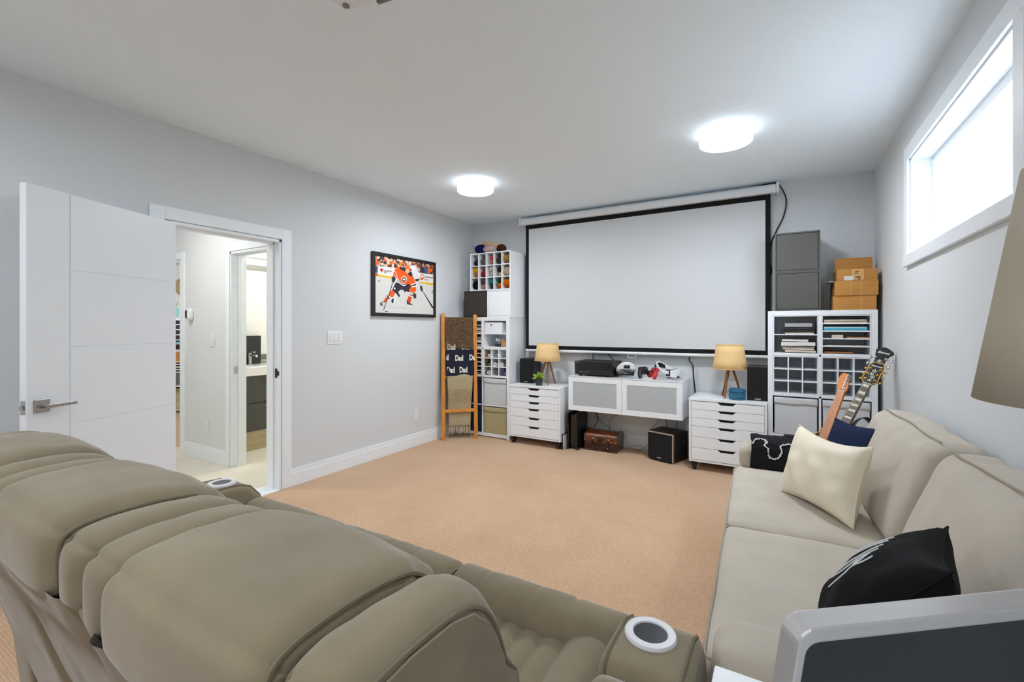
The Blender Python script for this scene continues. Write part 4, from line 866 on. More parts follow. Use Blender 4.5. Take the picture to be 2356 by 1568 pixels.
post(Lf, Lt).build('post', M_pine, t, bevel=.003); post(Rf, Rt).build('post', M_pine, t, bevel=.003)
def LP(s, h, o=0.): return Lf + (Rf - Lf) * s + (Lt - Lf) * (h / 1.488) + nz * o       # point on the ladder plane: across, height, offset
for h in (1.405, 1.055, .735):
    MB().cyl(LP(0, h), LP(1, h), .017, n=14).build('rung', M_pine, t, smooth=True)
m = MB(); m.M = None; a, b = LP(.04, .335), LP(.96, .335); w, d = .020, .016; vs = []
for p in (a, b):
    for (i, j) in ((-1, -1), (1, -1), (1, 1), (-1, 1)): vs.append(p + up * (w * i) + nz * (d * j))
m._add(vs, [(0, 1, 2, 3), (7, 6, 5, 4), (0, 4, 5, 1), (1, 5, 6, 2), (2, 6, 7, 3), (3, 7, 4, 0)]); m.build('rung', M_pine, t, bevel=.005)
# three throws draped over the rungs
def drape(name, h, s0, s1, low_f, low_b, r, mt, label, fuzz=0., taper=0., nu=40, nv=46, thick=.014, seed=1., fold=.006, drop=None, tuck=0.):
    """cloth folded over a rung at height h; s runs across the ladder"""
    t = thing(name, label, 'blanket', LP((s0 + s1) / 2, h), group='throws on the blanket ladder')
    Lw = (h - low_f) + (h - low_b) + math.pi * r
    def fn(u, v):
        q = v * Lw; s = s0 + (s1 - s0) * u
        if q < h - low_f: hh, o, f = low_f + q, r, 1 - q / (h - low_f)
        elif q < h - low_f + math.pi * r: a = (q - (h - low_f)) / r; hh, o, f = h + r * math.sin(a), r * math.cos(a), 0
        else: e = q - (h - low_f) - math.pi * r; hh, o, f = h - e, -r, e / (h - low_b) * .5
        s = s + taper * (u - .5) * f; o -= tuck * max(0, min(1, (f - .25) / .3)) if q < h - low_f else 0
        o += fold * (math.sin(u * 7 + seed) + .6 * math.sin(u * 15 + seed * 2)) * (.25 + f) * (1 if o >= 0 else .3) + fuzz * mnoise.noise(Vector((u * 30 + seed, v * 60, 0)))
        return tuple(LP(s, hh, o))
    m = MB(); m.grid(fn, nu, nv); o = m.build('cloth', mt, t, smooth=True, angle=180); sm = o.modifiers.new('t', 'SOLIDIFY'); sm.thickness = thick; sm.offset = 0
    return t, fn, o
M_fur = mat('fur_brown', (96, 74, 54), .98, spec=.05, var=.45, vscale=90, bump=1, bscale=140, bdist=.01)
t, fn, o = drape('fur_throw', 1.405, .07, .93, 1.065, 1.10, .028, M_fur, 'shaggy brown faux fur throw on the top rung', fuzz=.006, thick=.022, seed=2)
# tufts of the fur
m = MB()
for k in range(9000):
    u, v = rnd.random(), rnd.random() * .62; p = Vector(fn(u, v)) + nz * (.010 if v < .5 else 0); d = (nz * rnd.uniform(.3, 1) + Vector((rnd.uniform(-1, 1), rnd.uniform(-1, 1), rnd.uniform(-1.2, .3)))).normalized(); L = rnd.uniform(.012, .024); sd = d.orthogonal().normalized() * .0018
    m._add([p - sd, p + sd, p + d * L], [(0, 1, 2)])
f = m.build('fur', mat('fur_tip', (150, 124, 98), .98, spec=.05, var=.5, vscale=150), t); f['kind'] = 'stuff'
M_navy = mat('navy_fleece', (28, 30, 48), .85, sheen=.3, spec=.2)
t, fn, o = drape('lettered_throw', 1.055, .09, .95, .745, .80, .030, M_navy, 'navy throw printed with white lettering on the middle rung', thick=.012, seed=.5, fold=.004)
for (s, h, w, nm) in ((.12, 1.055, 1, 'Dad'), (.57, 1.057, 1, 'Dad'), (.36, .925, 1, 'Dad'), (.80, .930, .55, 'Da'), (.10, .785, 1, 'Dad'), (.49, .785, 1, 'Dad'), (.085, .935, .4, 'd')):
    m = MB(); org = LP(s, h, .030); m.text(nm, .092, org, tuple(ex), tuple(up), extrude=.004, fat=.0035, squeeze=.62, lift=.003); m.build('lettering', mat('print_cream', (226, 222, 212), .8), o)
M_knit = mat('knit_khaki', (176, 162, 130), .95, spec=.08, bump=.9, bscale=85, kind='voronoi', var=.12, vscale=60, bdist=.006)
t, fn, o = drape('knit_throw', .735, .12, .90, .150, .42, .034, M_knit, 'khaki knitted throw with tassel fringe on the lower rung', taper=-.12, seed=3.3, fold=.007, thick=.016, tuck=.062)
for k in range(13):
    u = .03 + .94 * k / 12; p = Vector(fn(u, 0)); q = p - Vector((0, 0, rnd.uniform(.075, .095))) + Vector((rnd.uniform(-.006, .006), rnd.uniform(-.006, .006), 0))
    q.z = max(q.z, .012)
    MB().tube([p, p.lerp(q, .15), p.lerp(q, .6), q], [.004, .007, .008, .003], 7).build('tassel', mat('tassel_cream', (196, 184, 160), .95, bump=.5, bscale=200), o, smooth=True)

# ------------------------------------------------------------------ framed hockey photograph on the left wall
py0, py1, pz0, pz1 = 3.189, 4.148, 1.435, 2.080
t = thing('framed_picture', 'black framed photograph of a hockey player in an orange jersey', 'picture', (XL, (py0 + py1) / 2, pz0))
M_fr = mat('frame_black', (30, 26, 24), .4); fw = .034; fx0, fx1 = XL + .001, XL + .032
for (a, b, c0, c1) in ((py0, py0 + fw, pz0, pz1), (py1 - fw, py1, pz0, pz1), (py0 + fw, py1 - fw, pz0, pz0 + fw), (py0 + fw, py1 - fw, pz1 - fw, pz1)): B(fx0, fx1, a, b, c0, c1).build('frame', M_fr, t, bevel=.003)
X0 = XL + .018
B(fx0, X0, py0 + fw, py1 - fw, pz0 + fw, pz1 - fw).build('backing', mat('photo_ice', (216, 215, 211), .5, var=.02, vscale=4), t)
def pm(x, y):
    s = (x - 237) / 1155; tp = 200 + 205 * s; bt = 1400 + 40 * s; v = (y - tp) / (bt - tp); ss = s * 1035 / (1200 - 165 * s)
    return py0 + fw + (py1 - py0 - 2 * fw) * ss, pz1 - fw - (pz1 - pz0 - 2 * fw) * v
cols = {}
def cm(rgb): 
    k = 'print_%d_%d_%d' % rgb; return mat(k, rgb, .5, spec=.3)
layer = [0]
PR = MB(); PRM = []
def pg(rgb, pts):
    mt = cm(rgb) if isinstance(rgb, tuple) else rgb
    if mt not in PRM: PRM.append(mt)
    PR.cur = PRM.index(mt); layer[0] += 1; xx = X0 + .0003 + layer[0] * .00004
    P = [pm(*p) for p in pts]; ar = sum(P[i][0] * P[(i + 1) % len(P)][1] - P[(i + 1) % len(P)][0] * P[i][1] for i in range(len(P)))
    if ar < 0: P = P[::-1]
    PR.poly([(xx, p[0], p[1]) for p in P])
def circ(rgb, x, y, rx, ry, n=18): pg(rgb, [(x + rx * math.cos(2 * math.pi * k / n), y + ry * math.sin(2 * math.pi * k / n)) for k in range(n)])
# crowd: voronoi patches of orange, cream and dark
mc = bpy.data.materials.new('print_crowd'); mc.use_nodes = True; nt = mc.node_tree; tcn = nt.nodes.new('ShaderNodeTexCoord'); vo = nt.nodes.new('ShaderNodeTexVoronoi'); vo.inputs['Scale'].default_value = 42
cr = nt.nodes.new('ShaderNodeValToRGB'); cr.color_ramp.interpolation = 'CONSTANT'; sep = nt.nodes.new('ShaderNodeSeparateColor')
els = [(0, (40, 36, 40)), (.2, (222, 106, 40)), (.42, (214, 190, 166)), (.56, (120, 74, 52)), (.68, (232, 222, 210)), (.8, (60, 50, 54)), (.9, (236, 140, 60))]
while len(cr.color_ramp.elements) < len(els): cr.color_ramp.elements.new(.5)
for e, (p, c_) in zip(cr.color_ramp.elements, els): e.position = p; e.color = srgb(*c_)
nt.links.new(tcn.outputs['Object'], vo.inputs['Vector']); nt.links.new(vo.outputs['Color'], sep.inputs[0]); nt.links.new(sep.outputs[0], cr.inputs[0]); nt.links.new(cr.outputs[0], nt.nodes['Principled BSDF'].inputs['Base Color'])
OR, OR2, NV, WH, IC, BK, YL = (236, 92, 24), (214, 74, 16), (52, 44, 62), (232, 228, 224), (206, 205, 203), (40, 36, 38), (232, 184, 20)
pg(mc, [(237, 200), (1392, 405), (1392, 600), (1100, 560), (650, 480), (237, 420)])
pg(WH, [(300, 430), (720, 478), (720, 690), (300, 610)]); pg(WH, [(1090, 560), (1392, 598), (1392, 790), (1090, 745)])
pg(YL, [(300, 608), (600, 655), (600, 692), (300, 650)]); pg(YL, [(1120, 742), (1392, 782), (1392, 826), (1120, 780)])
pg(NV, [(1140, 440), (1230, 455), (1225, 580), (1135, 560)]); pg((60, 90, 140), [(1215, 440), (1290, 450), (1290, 590), (1215, 580)]); circ(OR, 1320, 520, 35, 48)
# edge player on the left
pg(OR, [(237, 320), (292, 330), (300, 420), (237, 430)]); pg((60, 80, 130), [(237, 430), (300, 440), (290, 580), (237, 560)]); pg(OR, [(237, 585), (290, 580), (310, 640), (270, 650)]); pg(WH, [(270, 650), (308, 640), (330, 735), (305, 730)]); pg(BK, [(305, 728), (335, 735), (340, 755), (318, 755)])
# board lettering and marks
pg((206, 52, 34), [(368, 475), (405, 500), (375, 570), (338, 510)])
# rival player in white behind
pg((222, 222, 224), [(940, 420), (1010, 405), (1060, 450), (1110, 580), (1125, 690), (1060, 740), (1000, 640), (970, 540)]); circ((236, 236, 236), 990, 470, 48, 55); pg((200, 200, 202), [(1080, 740), (1120, 725), (1160, 820), (1120, 840)])
pg(BK, [(1030, 700), (1110, 690), (1125, 715), (1070, 745), (1030, 730)]); pg((70, 70, 72), [(1125, 850), (1165, 830), (1190, 930), (1160, 965), (1135, 920)])
pg(BK, [(1185, 960), (1195, 958), (1392, 1280), (1392, 1305), (1370, 1305)]); pg(BK, [(1365, 940), (1392, 925), (1392, 935), (1375, 948), (1375, 1000), (1362, 1000)])
# legs of the main player
pg((224, 224, 224), [(640, 1010), (700, 1060), (640, 1170), (600, 1205), (560, 1190), (600, 1110)]); pg(BK, [(560, 1150), (590, 1105), (612, 1120), (600, 1205), (575, 1200)])
pg(OR, [(560, 935), (640, 985), (590, 1085), (510, 1050), (530, 980)]); pg(WH, [(500, 1040), (550, 1085), (535, 1120), (480, 1080)]); pg((120, 50, 50), [(478, 1030), (535, 1105), (520, 1125), (470, 1060)]); pg(OR2, [(460, 1075), (500, 1110), (440, 1195), (405, 1165)]); pg((80, 74, 70), [(345, 1195), (395, 1170), (430, 1210), (385, 1262), (340, 1240)]); pg((200, 200, 200), [(370, 1200), (420, 1180), (436, 1210), (390, 1250)])
pg(NV, [(650, 770), (960, 800), (985, 860), (910, 975), (850, 950), (830, 985), (800, 925), (740, 925), (695, 970), (735, 1050), (710, 1082), (660, 1000), (580, 940), (600, 880)])
circ(WH, 627, 898, 18, 20)
pg(OR, [(960, 840), (1048, 870), (1050, 940), (1000, 990), (905, 950), (930, 880)]); pg(WH, [(900, 1000), (990, 1030), (1000, 1075), (905, 1050)]); pg((120, 50, 50), [(915, 1010), (990, 1035), (985, 1055), (915, 1030)]); pg(OR2, [(895, 1055), (965, 1075), (945, 1180), (885, 1165)]); pg((96, 60, 52), [(868, 1095), (890, 1160), (980, 1235), (975, 1245), (865, 1220)]); pg((230, 230, 230), [(860, 1265), (985, 1270), (980, 1283), (865, 1280)])
# jersey
pg(OR, [(700, 455), (740, 440), (830, 500), (870, 590), (960, 600), (1000, 660), (1050, 820), (1040, 870), (950, 855), (900, 790), (800, 850), (690, 770), (680, 650), (640, 690), (590, 640), (600, 560), (640, 490)])
pg(NV, [(730, 450), (835, 465), (830, 545), (760, 510), (725, 480)]); pg(NV, [(920, 530), (965, 560), (985, 640), (930, 640), (880, 590)])
pg(WH, [(690, 690), (760, 780), (850, 800), (850, 835), (800, 850), (690, 770)]); pg(NV, [(690, 712), (765, 795), (845, 808), (845, 820), (770, 812), (690, 735)])
pg(WH, [(960, 800), (1040, 775), (1050, 860), (970, 870)]); pg(NV, [(965, 825), (1042, 795), (1046, 830), (970, 850)])
pg(WH, [(590, 560), (620, 510), (680, 610), (640, 680)]); pg(OR, [(600, 570), (625, 530), (668, 612), (640, 660)])
circ(WH, 812, 700, 58, 66, 24); circ(NV, 812, 704, 46, 52, 24); pg(WH, [(780, 690), (845, 690), (838, 712), (812, 735), (786, 712)]); pg(OR, [(795, 655), (830, 660), (832, 680), (795, 680)])
# head and helmet, gloves, stick, puck
circ((226, 178, 140), 880, 520, 42, 60); pg((236, 120, 50), [(840, 420), (900, 425), (945, 480), (940, 510), (900, 490), (850, 500), (832, 460)]); pg((210, 60, 40), [(920, 480), (965, 490), (950, 530), (925, 520)])
pg((60, 50, 48), [(580, 650), (640, 655), (645, 720), (605, 785), (575, 760), (568, 700)]); pg((70, 62, 60), [(990, 990), (1050, 1000), (1052, 1100), (1005, 1100), (985, 1050)])
pg(BK, [(580, 785), (592, 788), (535, 985), (415, 1350), (405, 1345), (525, 980)]); pg(BK, [(440, 1368), (490, 1368), (490, 1382), (440, 1382)])
pg((190, 190, 190), [(330, 1262), (540, 1255), (540, 1262), (330, 1270)]); pg((190, 190, 190), [(600, 1290), (850, 1292), (850, 1297), (600, 1297)])
circ(OR, 1168, 650, 34, 68); circ(WH, 1168, 640, 22, 30); circ(OR2, 1158, 700, 22, 18)
PR.build('photo_print', PRM, t)
m = MB()
for (s, x, y, sz) in (('CANADIAN', 408, 540, .026), ('TIRE', 408, 580, .026), ('kentwood', 1216, 665, .042), ('ford', 1216, 725, .042)):
    a = pm(x, y); m.text(s, sz, (X0 + .0026, a[0], a[1]), (0, 1, 0), (0, 0, 1), extrude=.0002, squeeze=.82)
m.build('printed_lettering', cm((130, 104, 104)), t)
# ------------------------------------------------------------------ reclining sofa in the foreground, seen from behind
M_rec = mat('recliner_microfibre', (134, 122, 100), .9, sheen=.25, spec=.15, var=.13, vscale=4.5, detail=5, bump=.12, bscale=420)
M_recd = mat('recliner_piping', (118, 110, 92), .9, spec=.15)
sofa = thing('reclining_sofa', 'taupe three-seat reclining sofa with cup holders, seen from behind', 'sofa', (-1.21, .85, 0))
PROF = spline([(.665, .44), (.648, .60), (.622, .75), (.592, .86), (.552, .938), (.500, .980), (.44, .994), (.37, .997), (.31, .993), (.276, .981), (.259, .957), (.256, .91), (.262, .870), (.292, .850), (.42, .80), (.52, .62), (.57, .44)], 7, closed=True)
def prof_normals(P):
    n = len(P); out = []
    for i in range(n):
        a, b = P[i - 1], P[(i + 1) % n]; d = Vector((b[0] - a[0], b[1] - a[1])); d = d.normalized() if d.length else Vector((1, 0)); out.append((d.y, -d.x))
    ar = sum(P[i][0] * P[(i + 1) % n][1] - P[(i + 1) % n][0] * P[i][1] for i in range(n))
    return out if ar > 0 else [(-a, -b) for a, b in out]
PN = prof_normals(PROF)
def back_cushion(name, x0, x1, rr, puff, inset, parent, gather=.006, seam=True, sd=0., n=26):
    w = x1 - x0; xc = (x0 + x1) / 2; m = MB(); N = len(PROF); rings = []; pipes = []
    ts = [math.sin(-math.pi / 2 + math.pi * k / (n - 1)) for k in range(n)]
    for tt in ts:
        x = xc + tt * w / 2; e = abs(tt) * w / 2; q = max(0, (e - (w / 2 - rr)) / rr)
        o = -rr * (1 - math.sqrt(max(0, 1 - q * q))) + puff * (1 - tt * tt) - inset
        ring = []; pr_ = []
        for i in range(N):
            (y, z), (ny, nz_) = PROF[i], PN[i]; oo = o2 = o * (1 if z > .84 else .35 if z < .80 else .35 + .65 * (z - .80) / .04)
            up_ = max(0, nz_) if y < .62 else max(0, ny) * .3
            oo += gather * q ** .6 * math.sin(i * .9 + sd) * (1 if y > .47 else .12) * (1 if z > .8 else .3)
            oo += .006 * mnoise.noise(Vector((x * 6 + sd, y * 6, z * 6))) + .0025 * mnoise.noise(Vector((x * 22 + sd, y * 22, z * 14)))
            if seam: oo -= .006 * math.exp(-((math.hypot(y - .270, z - .976)) / .010) ** 2)
            ring.append((x, y + ny * oo, z + nz_ * oo)); pr_.append((y + ny * o2, z + nz_ * o2))
        rings.append(ring); pipes.append([(x, a, b) for a, b in pr_])
    vs = [p for r in rings for p in r]; fs = []
    for a in range(n - 1):
        for i in range(N): j = (i + 1) % N; fs.append((a * N + i, a * N + j, (a + 1) * N + j, (a + 1) * N + i))
    e_ = (n - 1) * N
    for i in range(N // 2 - 1):      # end faces as strips across the cushion
        fs.append((i, N - 1 - i, N - 2 - i, i + 1)); fs.append((e_ + i, e_ + i + 1, e_ + N - 2 - i, e_ + N - 1 - i))
    m._add(vs, fs); o = m.build(name, M_rec, parent, smooth=True, angle=70)
    for (k, ring) in ((1, pipes[2]), (-1, pipes[-3])):
        m = MB(); m.tube([p for p in ring] + [ring[0]], .0038, 6, caps=False); m.build('piping', M_recd, o, smooth=True)
    return o
S0 = -2.125; SW = .595
for k in range(3):
    x0 = S0 + k * SW; x1 = x0 + SW
    back_cushion('back_cushion', x0 + .104, x1 - .110, .036, .014, .002, sofa, sd=k * 3.1 + 1)
    back_cushion('side_bolster', x0 + .004, x0 + .112, .034, .008, .012, sofa, gather=.0025, seam=True, sd=k * 5 + 2, n=16)
    back_cushion('side_bolster', x1 - .104, x1 - .004, .034, .008, .014, sofa, gather=.0025, seam=True, sd=k * 7 + 4, n=16)
    # rear shell of the backrest
    def shell(u, v, x0=x0, x1=x1, k=k):
        pts = [(.278, .875), (.305, .80), (.352, .70), (.390, .58), (.425, .46), (.455, .36), (.49, .22), (.53, .06)]
        q = v * (len(pts) - 1); i = min(int(q), len(pts) - 2); f = q - i; y = pts[i][0] * (1 - f) + pts[i + 1][0] * f; z = pts[i][1] * (1 - f) + pts[i + 1][1] * f
        e = abs(u - .5) * 2; y -= .020 * (1 - e ** 4) + .012 * math.exp(-((u - .17) / .05) ** 2) * (1 - v) - .014 * math.exp(-((e - .80) / .05) ** 2); y += .006 * mnoise.noise(Vector((u * 5 + k * 9, v * 5, 2))); 
        return (x0 + (x1 - x0) * u, y, z)
    m = MB(); m.grid(shell, 40, 30); m.build('back_panel', M_rec, sofa, smooth=True, angle=180)
    # seat: quilted centre, side bolsters, front roll
    cx_ = (x0 + x1) / 2; cw = .132
    def seat(u, v, x0=x0, x1=x1, cx_=cx_):
        x = x0 + .004 + (x1 - x0 - .008) * u; y = .58 + (1.165 - .58) * v; z = .415 + .035 * v
        dx = x - cx_
        if abs(dx) <= cw: z += .014 * abs(math.sin(math.pi * (dx + cw) / .066)) ** .55 - .004
        else:
            q = (abs(dx) - cw) / (SW / 2 - cw); z += .045 * math.sin(math.pi * min(1, q)) ** .5 - .02 * q ** 6
        return (x, y, z + .003 * mnoise.noise(Vector((x * 9, y * 9, 1))))
    m = MB(); m.grid(seat, 90, 22); m.build('seat_cushion', M_rec, sofa, smooth=True, angle=180)
    def rollf(u, v, x0=x0, x1=x1, k=k):
        x = x0 + .002 + (x1 - x0 - .004) * u; a = 2 * math.pi * v; e = min(u, 1 - u) * SW
        r = .074 + .004 * math.sin(math.pi * u)
        for sx in (.12, .30, .42): r -= .006 * math.exp(-((x - x0 - sx) / .006) ** 2)
        r -= .020 * math.exp(-(e / .012) ** 2)
        r += .003 * mnoise.noise(Vector((x * 14, math.cos(a) * 2, math.sin(a) * 2 + k)))
        return (x, 1.222 + r * math.cos(a), .452 + r * math.sin(a) * 1.02)
    m = MB(); m.grid(rollf, 70, 24, cv=True); m.build('front_roll', M_rec, sofa, smooth=True, angle=180)
    m = MB(); m.rbox(x0 + .006, x1 - .006, 1.205, 1.272, .09, .42, .025, puff=(0, .012, 0), n=10); m.build('footrest', M_rec, sofa, smooth=True, angle=180)
SP = [(.312, .845), (.290, .90), (.292, .940), (.315, .958), (.37, .963), (.44, .960), (.487, .947), (.522, .915), (.560, .85), (.590, .75), (.612, .62), (.630, .44), (.650, .06), (.53, .06), (.49, .22), (.455, .36), (.39, .58), (.352, .70), (.325, .79)]
for xa in (S0 + .0028, S0 + 3 * SW - .0228): MB().prism(SP, xa, xa + .020, 'x').build('side_panel', M_rec, sofa, bevel=.002)
B(S0 + .01, S0 + 3 * SW - .01, .56, 1.22, .05, .40).build('base', M_rec, sofa, bevel=.01)
M_cupring = mat('cup_ring', (226, 226, 230), .3); M_cupin = mat('cup_inner', (28, 30, 44), .25, spec=.6)
def cuphole(part, cx, cy, z, tilt=0):
    m = MB(); m.lathe([(.038, .004), (.040, .0075), (.056, .0075), (.059, .003), (.059, -.002), (.038, -.002)], (cx, cy, z), 40, close=True); m.build('cup_ring', M_cupring, part, smooth=True)
    m = MB(); m.lathe([(.0, -.070), (.032, -.070), (.039, .004), (.041, .004)], (cx, cy, z), 36); m.build('cup_well', M_cupin, part, smooth=True)
    m = MB(); m.tube([(cx + .030 * math.cos(a * .15 - .2), cy + .030 * math.sin(a * .15 - .2), z - .055) for a in range(20)], .002, 5); m.build('light_ring', mat('cup_blue', (20, 50, 190), .4, emit=(20, 60, 255), estr=1.2), part)
for (a0, a1, s) in ((-.344, -.160, 1), (S0 - .196, S0 - .002, -1)):
    xc = (a0 + a1) / 2; dy = 0 if s > 0 else .046
    # arm body with pad and front console
    pr = spline([(.52, .10), (.47, .36), (.50, .56), (.60, .612), (.80, .618), (.942, .618), (.945, .30), (.945, .06)], 5)
    def armring(poly, x0, x1, rr, name):
        n = 16; m = MB(); N = len(poly); nn = prof_normals(poly); rings = []
        for k in range(n):
            tt = math.sin(-math.pi / 2 + math.pi * k / (n - 1)); w = x1 - x0; x = (x0 + x1) / 2 + tt * w / 2; q = max(0, (abs(tt) * w / 2 - (w / 2 - rr)) / rr); o = -rr * (1 - math.sqrt(max(0, 1 - q * q)))
            rings.append([(x, poly[i][0] + nn[i][0] * o, poly[i][1] + nn[i][1] * o) for i in range(N)])
        fs = []
        for a in range(n - 1):
            for i in range(N): j = (i + 1) % N; fs.append((a * N + i, a * N + j, (a + 1) * N + j, (a + 1) * N + i))
        fs.append(tuple(range(N))[::-1]); fs.append(tuple(range((n - 1) * N, n * N))); m._add([p for r in rings for p in r], fs)
        return m.build(name, M_rec, sofa, smooth=True, angle=60), rings
    pad_, rg = armring([(.50, .06), (.47, .36), (.485, .48), (.53, .565), (.60, .592), (.75, .596), (.90 + dy, .596), (.932 + dy, .585), (.942 + dy, .55), (.942 + dy, .06)], a0, a1, .030, 'arm_pad')
    con, rg = armring([(a + dy, b) for a, b in [(.944, .06), (.944, .565), (.955, .592), (.98, .601), (1.05, .602), (1.12, .598), (1.17, .578), (1.215, .525), (1.235, .46), (1.245, .34), (1.24, .06)]], a0 - .004, a1 + .004, .030, 'arm_console')
    for ring in (rg[3], rg[-4]): MB().tube([p for p in ring[1:-1]], .0045, 6).build('piping', M_recd, con, smooth=True)
    cuphole(con, xc - .010 * s, 1.080 + dy, .602)
m = MB()
for x in (-2.2, -1.21, -.24):
    for y in (.60, 1.12): m = B(x - .03, x + .03, y - .03, y + .03, 0, .055); m.build('foot', M_black, sofa)
# dark hinge mechanism glimpsed between two of the backrests
for k in (1, 2):
    x = S0 + k * SW; B(x - .016, x + .016, .42, .50, .45, .80).build('hinge_bracket', M_black, sofa, bevel=.004)

# ------------------------------------------------------------------ fabric sofa along the right wall
M_sf = mat('sofa_linen', (192, 183, 169), .92, sheen=.15, spec=.12, var=.06, vscale=7, detail=4, bump=.25, bscale=520)
M_pip = mat('sofa_piping', (168, 158, 142), .92, spec=.1)
sf = thing('fabric_sofa', 'light greige two-cushion fabric sofa against the right wall', 'sofa', (.22, 2.27, 0))
SY0, SY1 = 1.13, 3.41; A = .195
MB().rbox(-.165, .58, SY0 + .03, SY1 - .03, .07, .30, .02, n=8).build('base', M_sf, sf, smooth=True)
def nz3(p, a=.006, f=5): return p + Vector((mnoise.noise(p * f), mnoise.noise(p * f + Vector((7, 0, 0))), mnoise.noise(p * f + Vector((0, 9, 0))))) * a
def loop(fn, pts, r=.0045, parent=None, name='piping', mt=None):
    m = MB(); m.tube([tuple(fn(Vector(p))) for p in pts], r, 6); return m.build(name, mt or M_pip, parent, smooth=True)
def rrect(a0, a1, b0, b1, r, n=5):
    out = []
    for (ca, cb, s) in ((a1 - r, b1 - r, 0), (a0 + r, b1 - r, 1), (a0 + r, b0 + r, 2), (a1 - r, b0 + r, 3)):
        for k in range(n + 1): t_ = (s + k / n) * math.pi / 2; out.append((ca + r * math.cos(t_), cb + r * math.sin(t_)))
    return out + [out[0]]
SEAM = 2.245
for (y0, y1) in ((SY0 + A, SEAM - .003), (SEAM + .003, SY1 - A)):
    f = lambda p: nz3(p, .005, 4)
    o = MB().rbox(-.215, .42, y0, y1, .295, .452, .035, puff=(.012, .0, .022), n=18, fn=f).build('seat_cushion', M_sf, sf, smooth=True, angle=180)
    for z in (.438, .312): loop(f, [(a, b, z) for a, b in rrect(-.215, .42, y0 + .001, y1 - .001, .03)], .0042, o)
def lean(p):
    k = (p.z - .44); return nz3(Vector((p.x + .34 * k, p.y, p.z)), .012, 4.5)
def wrk(p):
    q = lean(p); top = max(0, (p.z - .80) / .09)
    q.z += .006 * math.sin(p.y * 34 + p.x * 6) * top; q.x += .003 * math.sin(p.y * 26) * top
    return q
for (y0, y1) in ((SY0 + A - .02, SEAM - .02), (SEAM + .035, SY1 - A + .02)):
    o = MB().rbox(.355, .535, y0, y1, .445, .865, .055, puff=(.045, -.012, .012), n=22, fn=wrk).build('back_cushion', M_sf, sf, smooth=True, angle=180)
    h = .045
    pts = [(.385, y0 + .05 + (y1 - y0 - .10) * k / 24, .872 + .006 * math.sin(math.pi * k / 24)) for k in range(25)]
    loop(lean, pts, .0034, o)
# arms: padded top rolling outwards over a recessed side
for (y0, y1, s) in ((SY0, SY0 + A, -1), (SY1 - A, SY1, 1)):
    MB().rbox(-.16, .57, y0 + .025, y1 - .015 if s < 0 else y1 - .025, .06, .50, .02, n=8).build('arm_panel', M_sf, sf, smooth=True)
    f = lambda p: nz3(p, .004, 6)
    o = MB().rbox(-.188, .59, y0, y1, .415, .585, .06, puff=(0, .0, .010), n=18, fn=f).build('arm_pad', M_sf, sf, smooth=True, angle=180)
MB().rbox(.52, .640, SY0 + .02, SY1 - .02, .06, .80, .03, n=10).build('back_frame', M_sf, sf, smooth=True)
for (x, y) in ((-.12, SY0 + .08), (-.12, SY1 - .08), (.60, SY0 + .08), (.60, SY1 - .08)): MB().cyl((x, y, 0), (x, y, .075), .022, .028, n=14).build('foot', mat('foot_dark', (40, 32, 28), .5), sf)

sf.matrix_world = Matrix.Translation((.22, 2.27, 0)) @ Matrix.Rotation(R(2.3), 4, 'Z')      # stands a touch out of square
# ------------------------------------------------------------------ cushions and throw on the fabric sofa
def pillow(name, label, bl, br, tl, th, mt, sag=.02, sd=0., group='throw pillows on the fabric sofa', wr=.006, n=34):
    """square pillow given by three corners: bottom-left, bottom-right, top-left"""
    bl, br, tl = Vector(bl), Vector(br), Vector(tl); ux, uy = br - bl, tl - bl; nn = ux.cross(uy).normalized(); c = bl + (ux + uy) / 2
    t = thing(name, label, 'pillow', (c.x, c.y, min(bl.z, br.z)), group=group)
    def side(sg):
        def fn(u, v):
            a, b = 2 * u - 1, 2 * v - 1; pin = 1 - .10 * (1 - b * b) * abs(a) ** 3 * 1; pin2 = 1 - .10 * (1 - a * a) * abs(b) ** 3
            p = c + ux * (a * pin / 2) + uy * (b * pin2 / 2)
            hgt = th * ((1 - a * a) ** .42) * ((1 - b * b) ** .42) * .5
            hgt += wr * (1 - abs(a * b)) * (math.sin(9 * a + 5 * b + sd) * .5 + mnoise.noise(Vector((a * 2.5 + sd, b * 2.5, sg)))) * min(1, (1 - abs(a)) * 4) * min(1, (1 - abs(b)) * 4)
            return tuple(p + nn * (sg * max(0, hgt)) - Vector((0, 0, sag * (1 - a * a) * max(0, b))))
        return fn
    m = MB(); m.grid(side(1), n, n); m.grid(lambda u, v: side(-1)(1 - u, v), n, n); o = m.build('cover', mt, t, smooth=True, angle=180)
    e = []
    for k in range(4 * 12):
        s = k // 12; q = (k % 12) / 12; u, v = [(q, 0), (1, q), (1 - q, 1), (0, 1 - q)][s]; e.append(side(1)(u, v))
    MB().tube(e + [e[0]], .003, 6, caps=False).build('seam', mt, o, smooth=True)
    return t, side(1), o, nn
M_cream = mat('cream_satin', (236, 225, 202), .5, sheen=.2, spec=.35, var=.04, vscale=6)
pillow('cream_pillow', 'large cream satin throw pillow leaning on the far back cushion', (.0, 2.75, .475), (.262, 2.372, .475), (.085, 2.875, .800), .17, M_cream, sd=.6, wr=.012)
M_nvp = mat('navy_cotton', (28, 38, 66), .85, spec=.15, bump=.1, bscale=400)
pillow('navy_pillow', 'navy blue pillow propped behind the cream one at the sofa end', (.16, 3.13, .47), (.42, 2.93, .49), (.27, 3.20, .80), .16, M_nvp, sd=2.2)
M_bkp = mat('black_cotton', (22, 23, 25), .85, spec=.15, bump=.08, bscale=400)
t, sd_, o, nn = pillow('black_pillow', 'black pillow with thin white branching lines on the near seat', (.145, 1.675, .485), (.075, 1.345, .50), (.375, 1.60, .80), .17, M_bkp, sd=4.1, wr=.008)
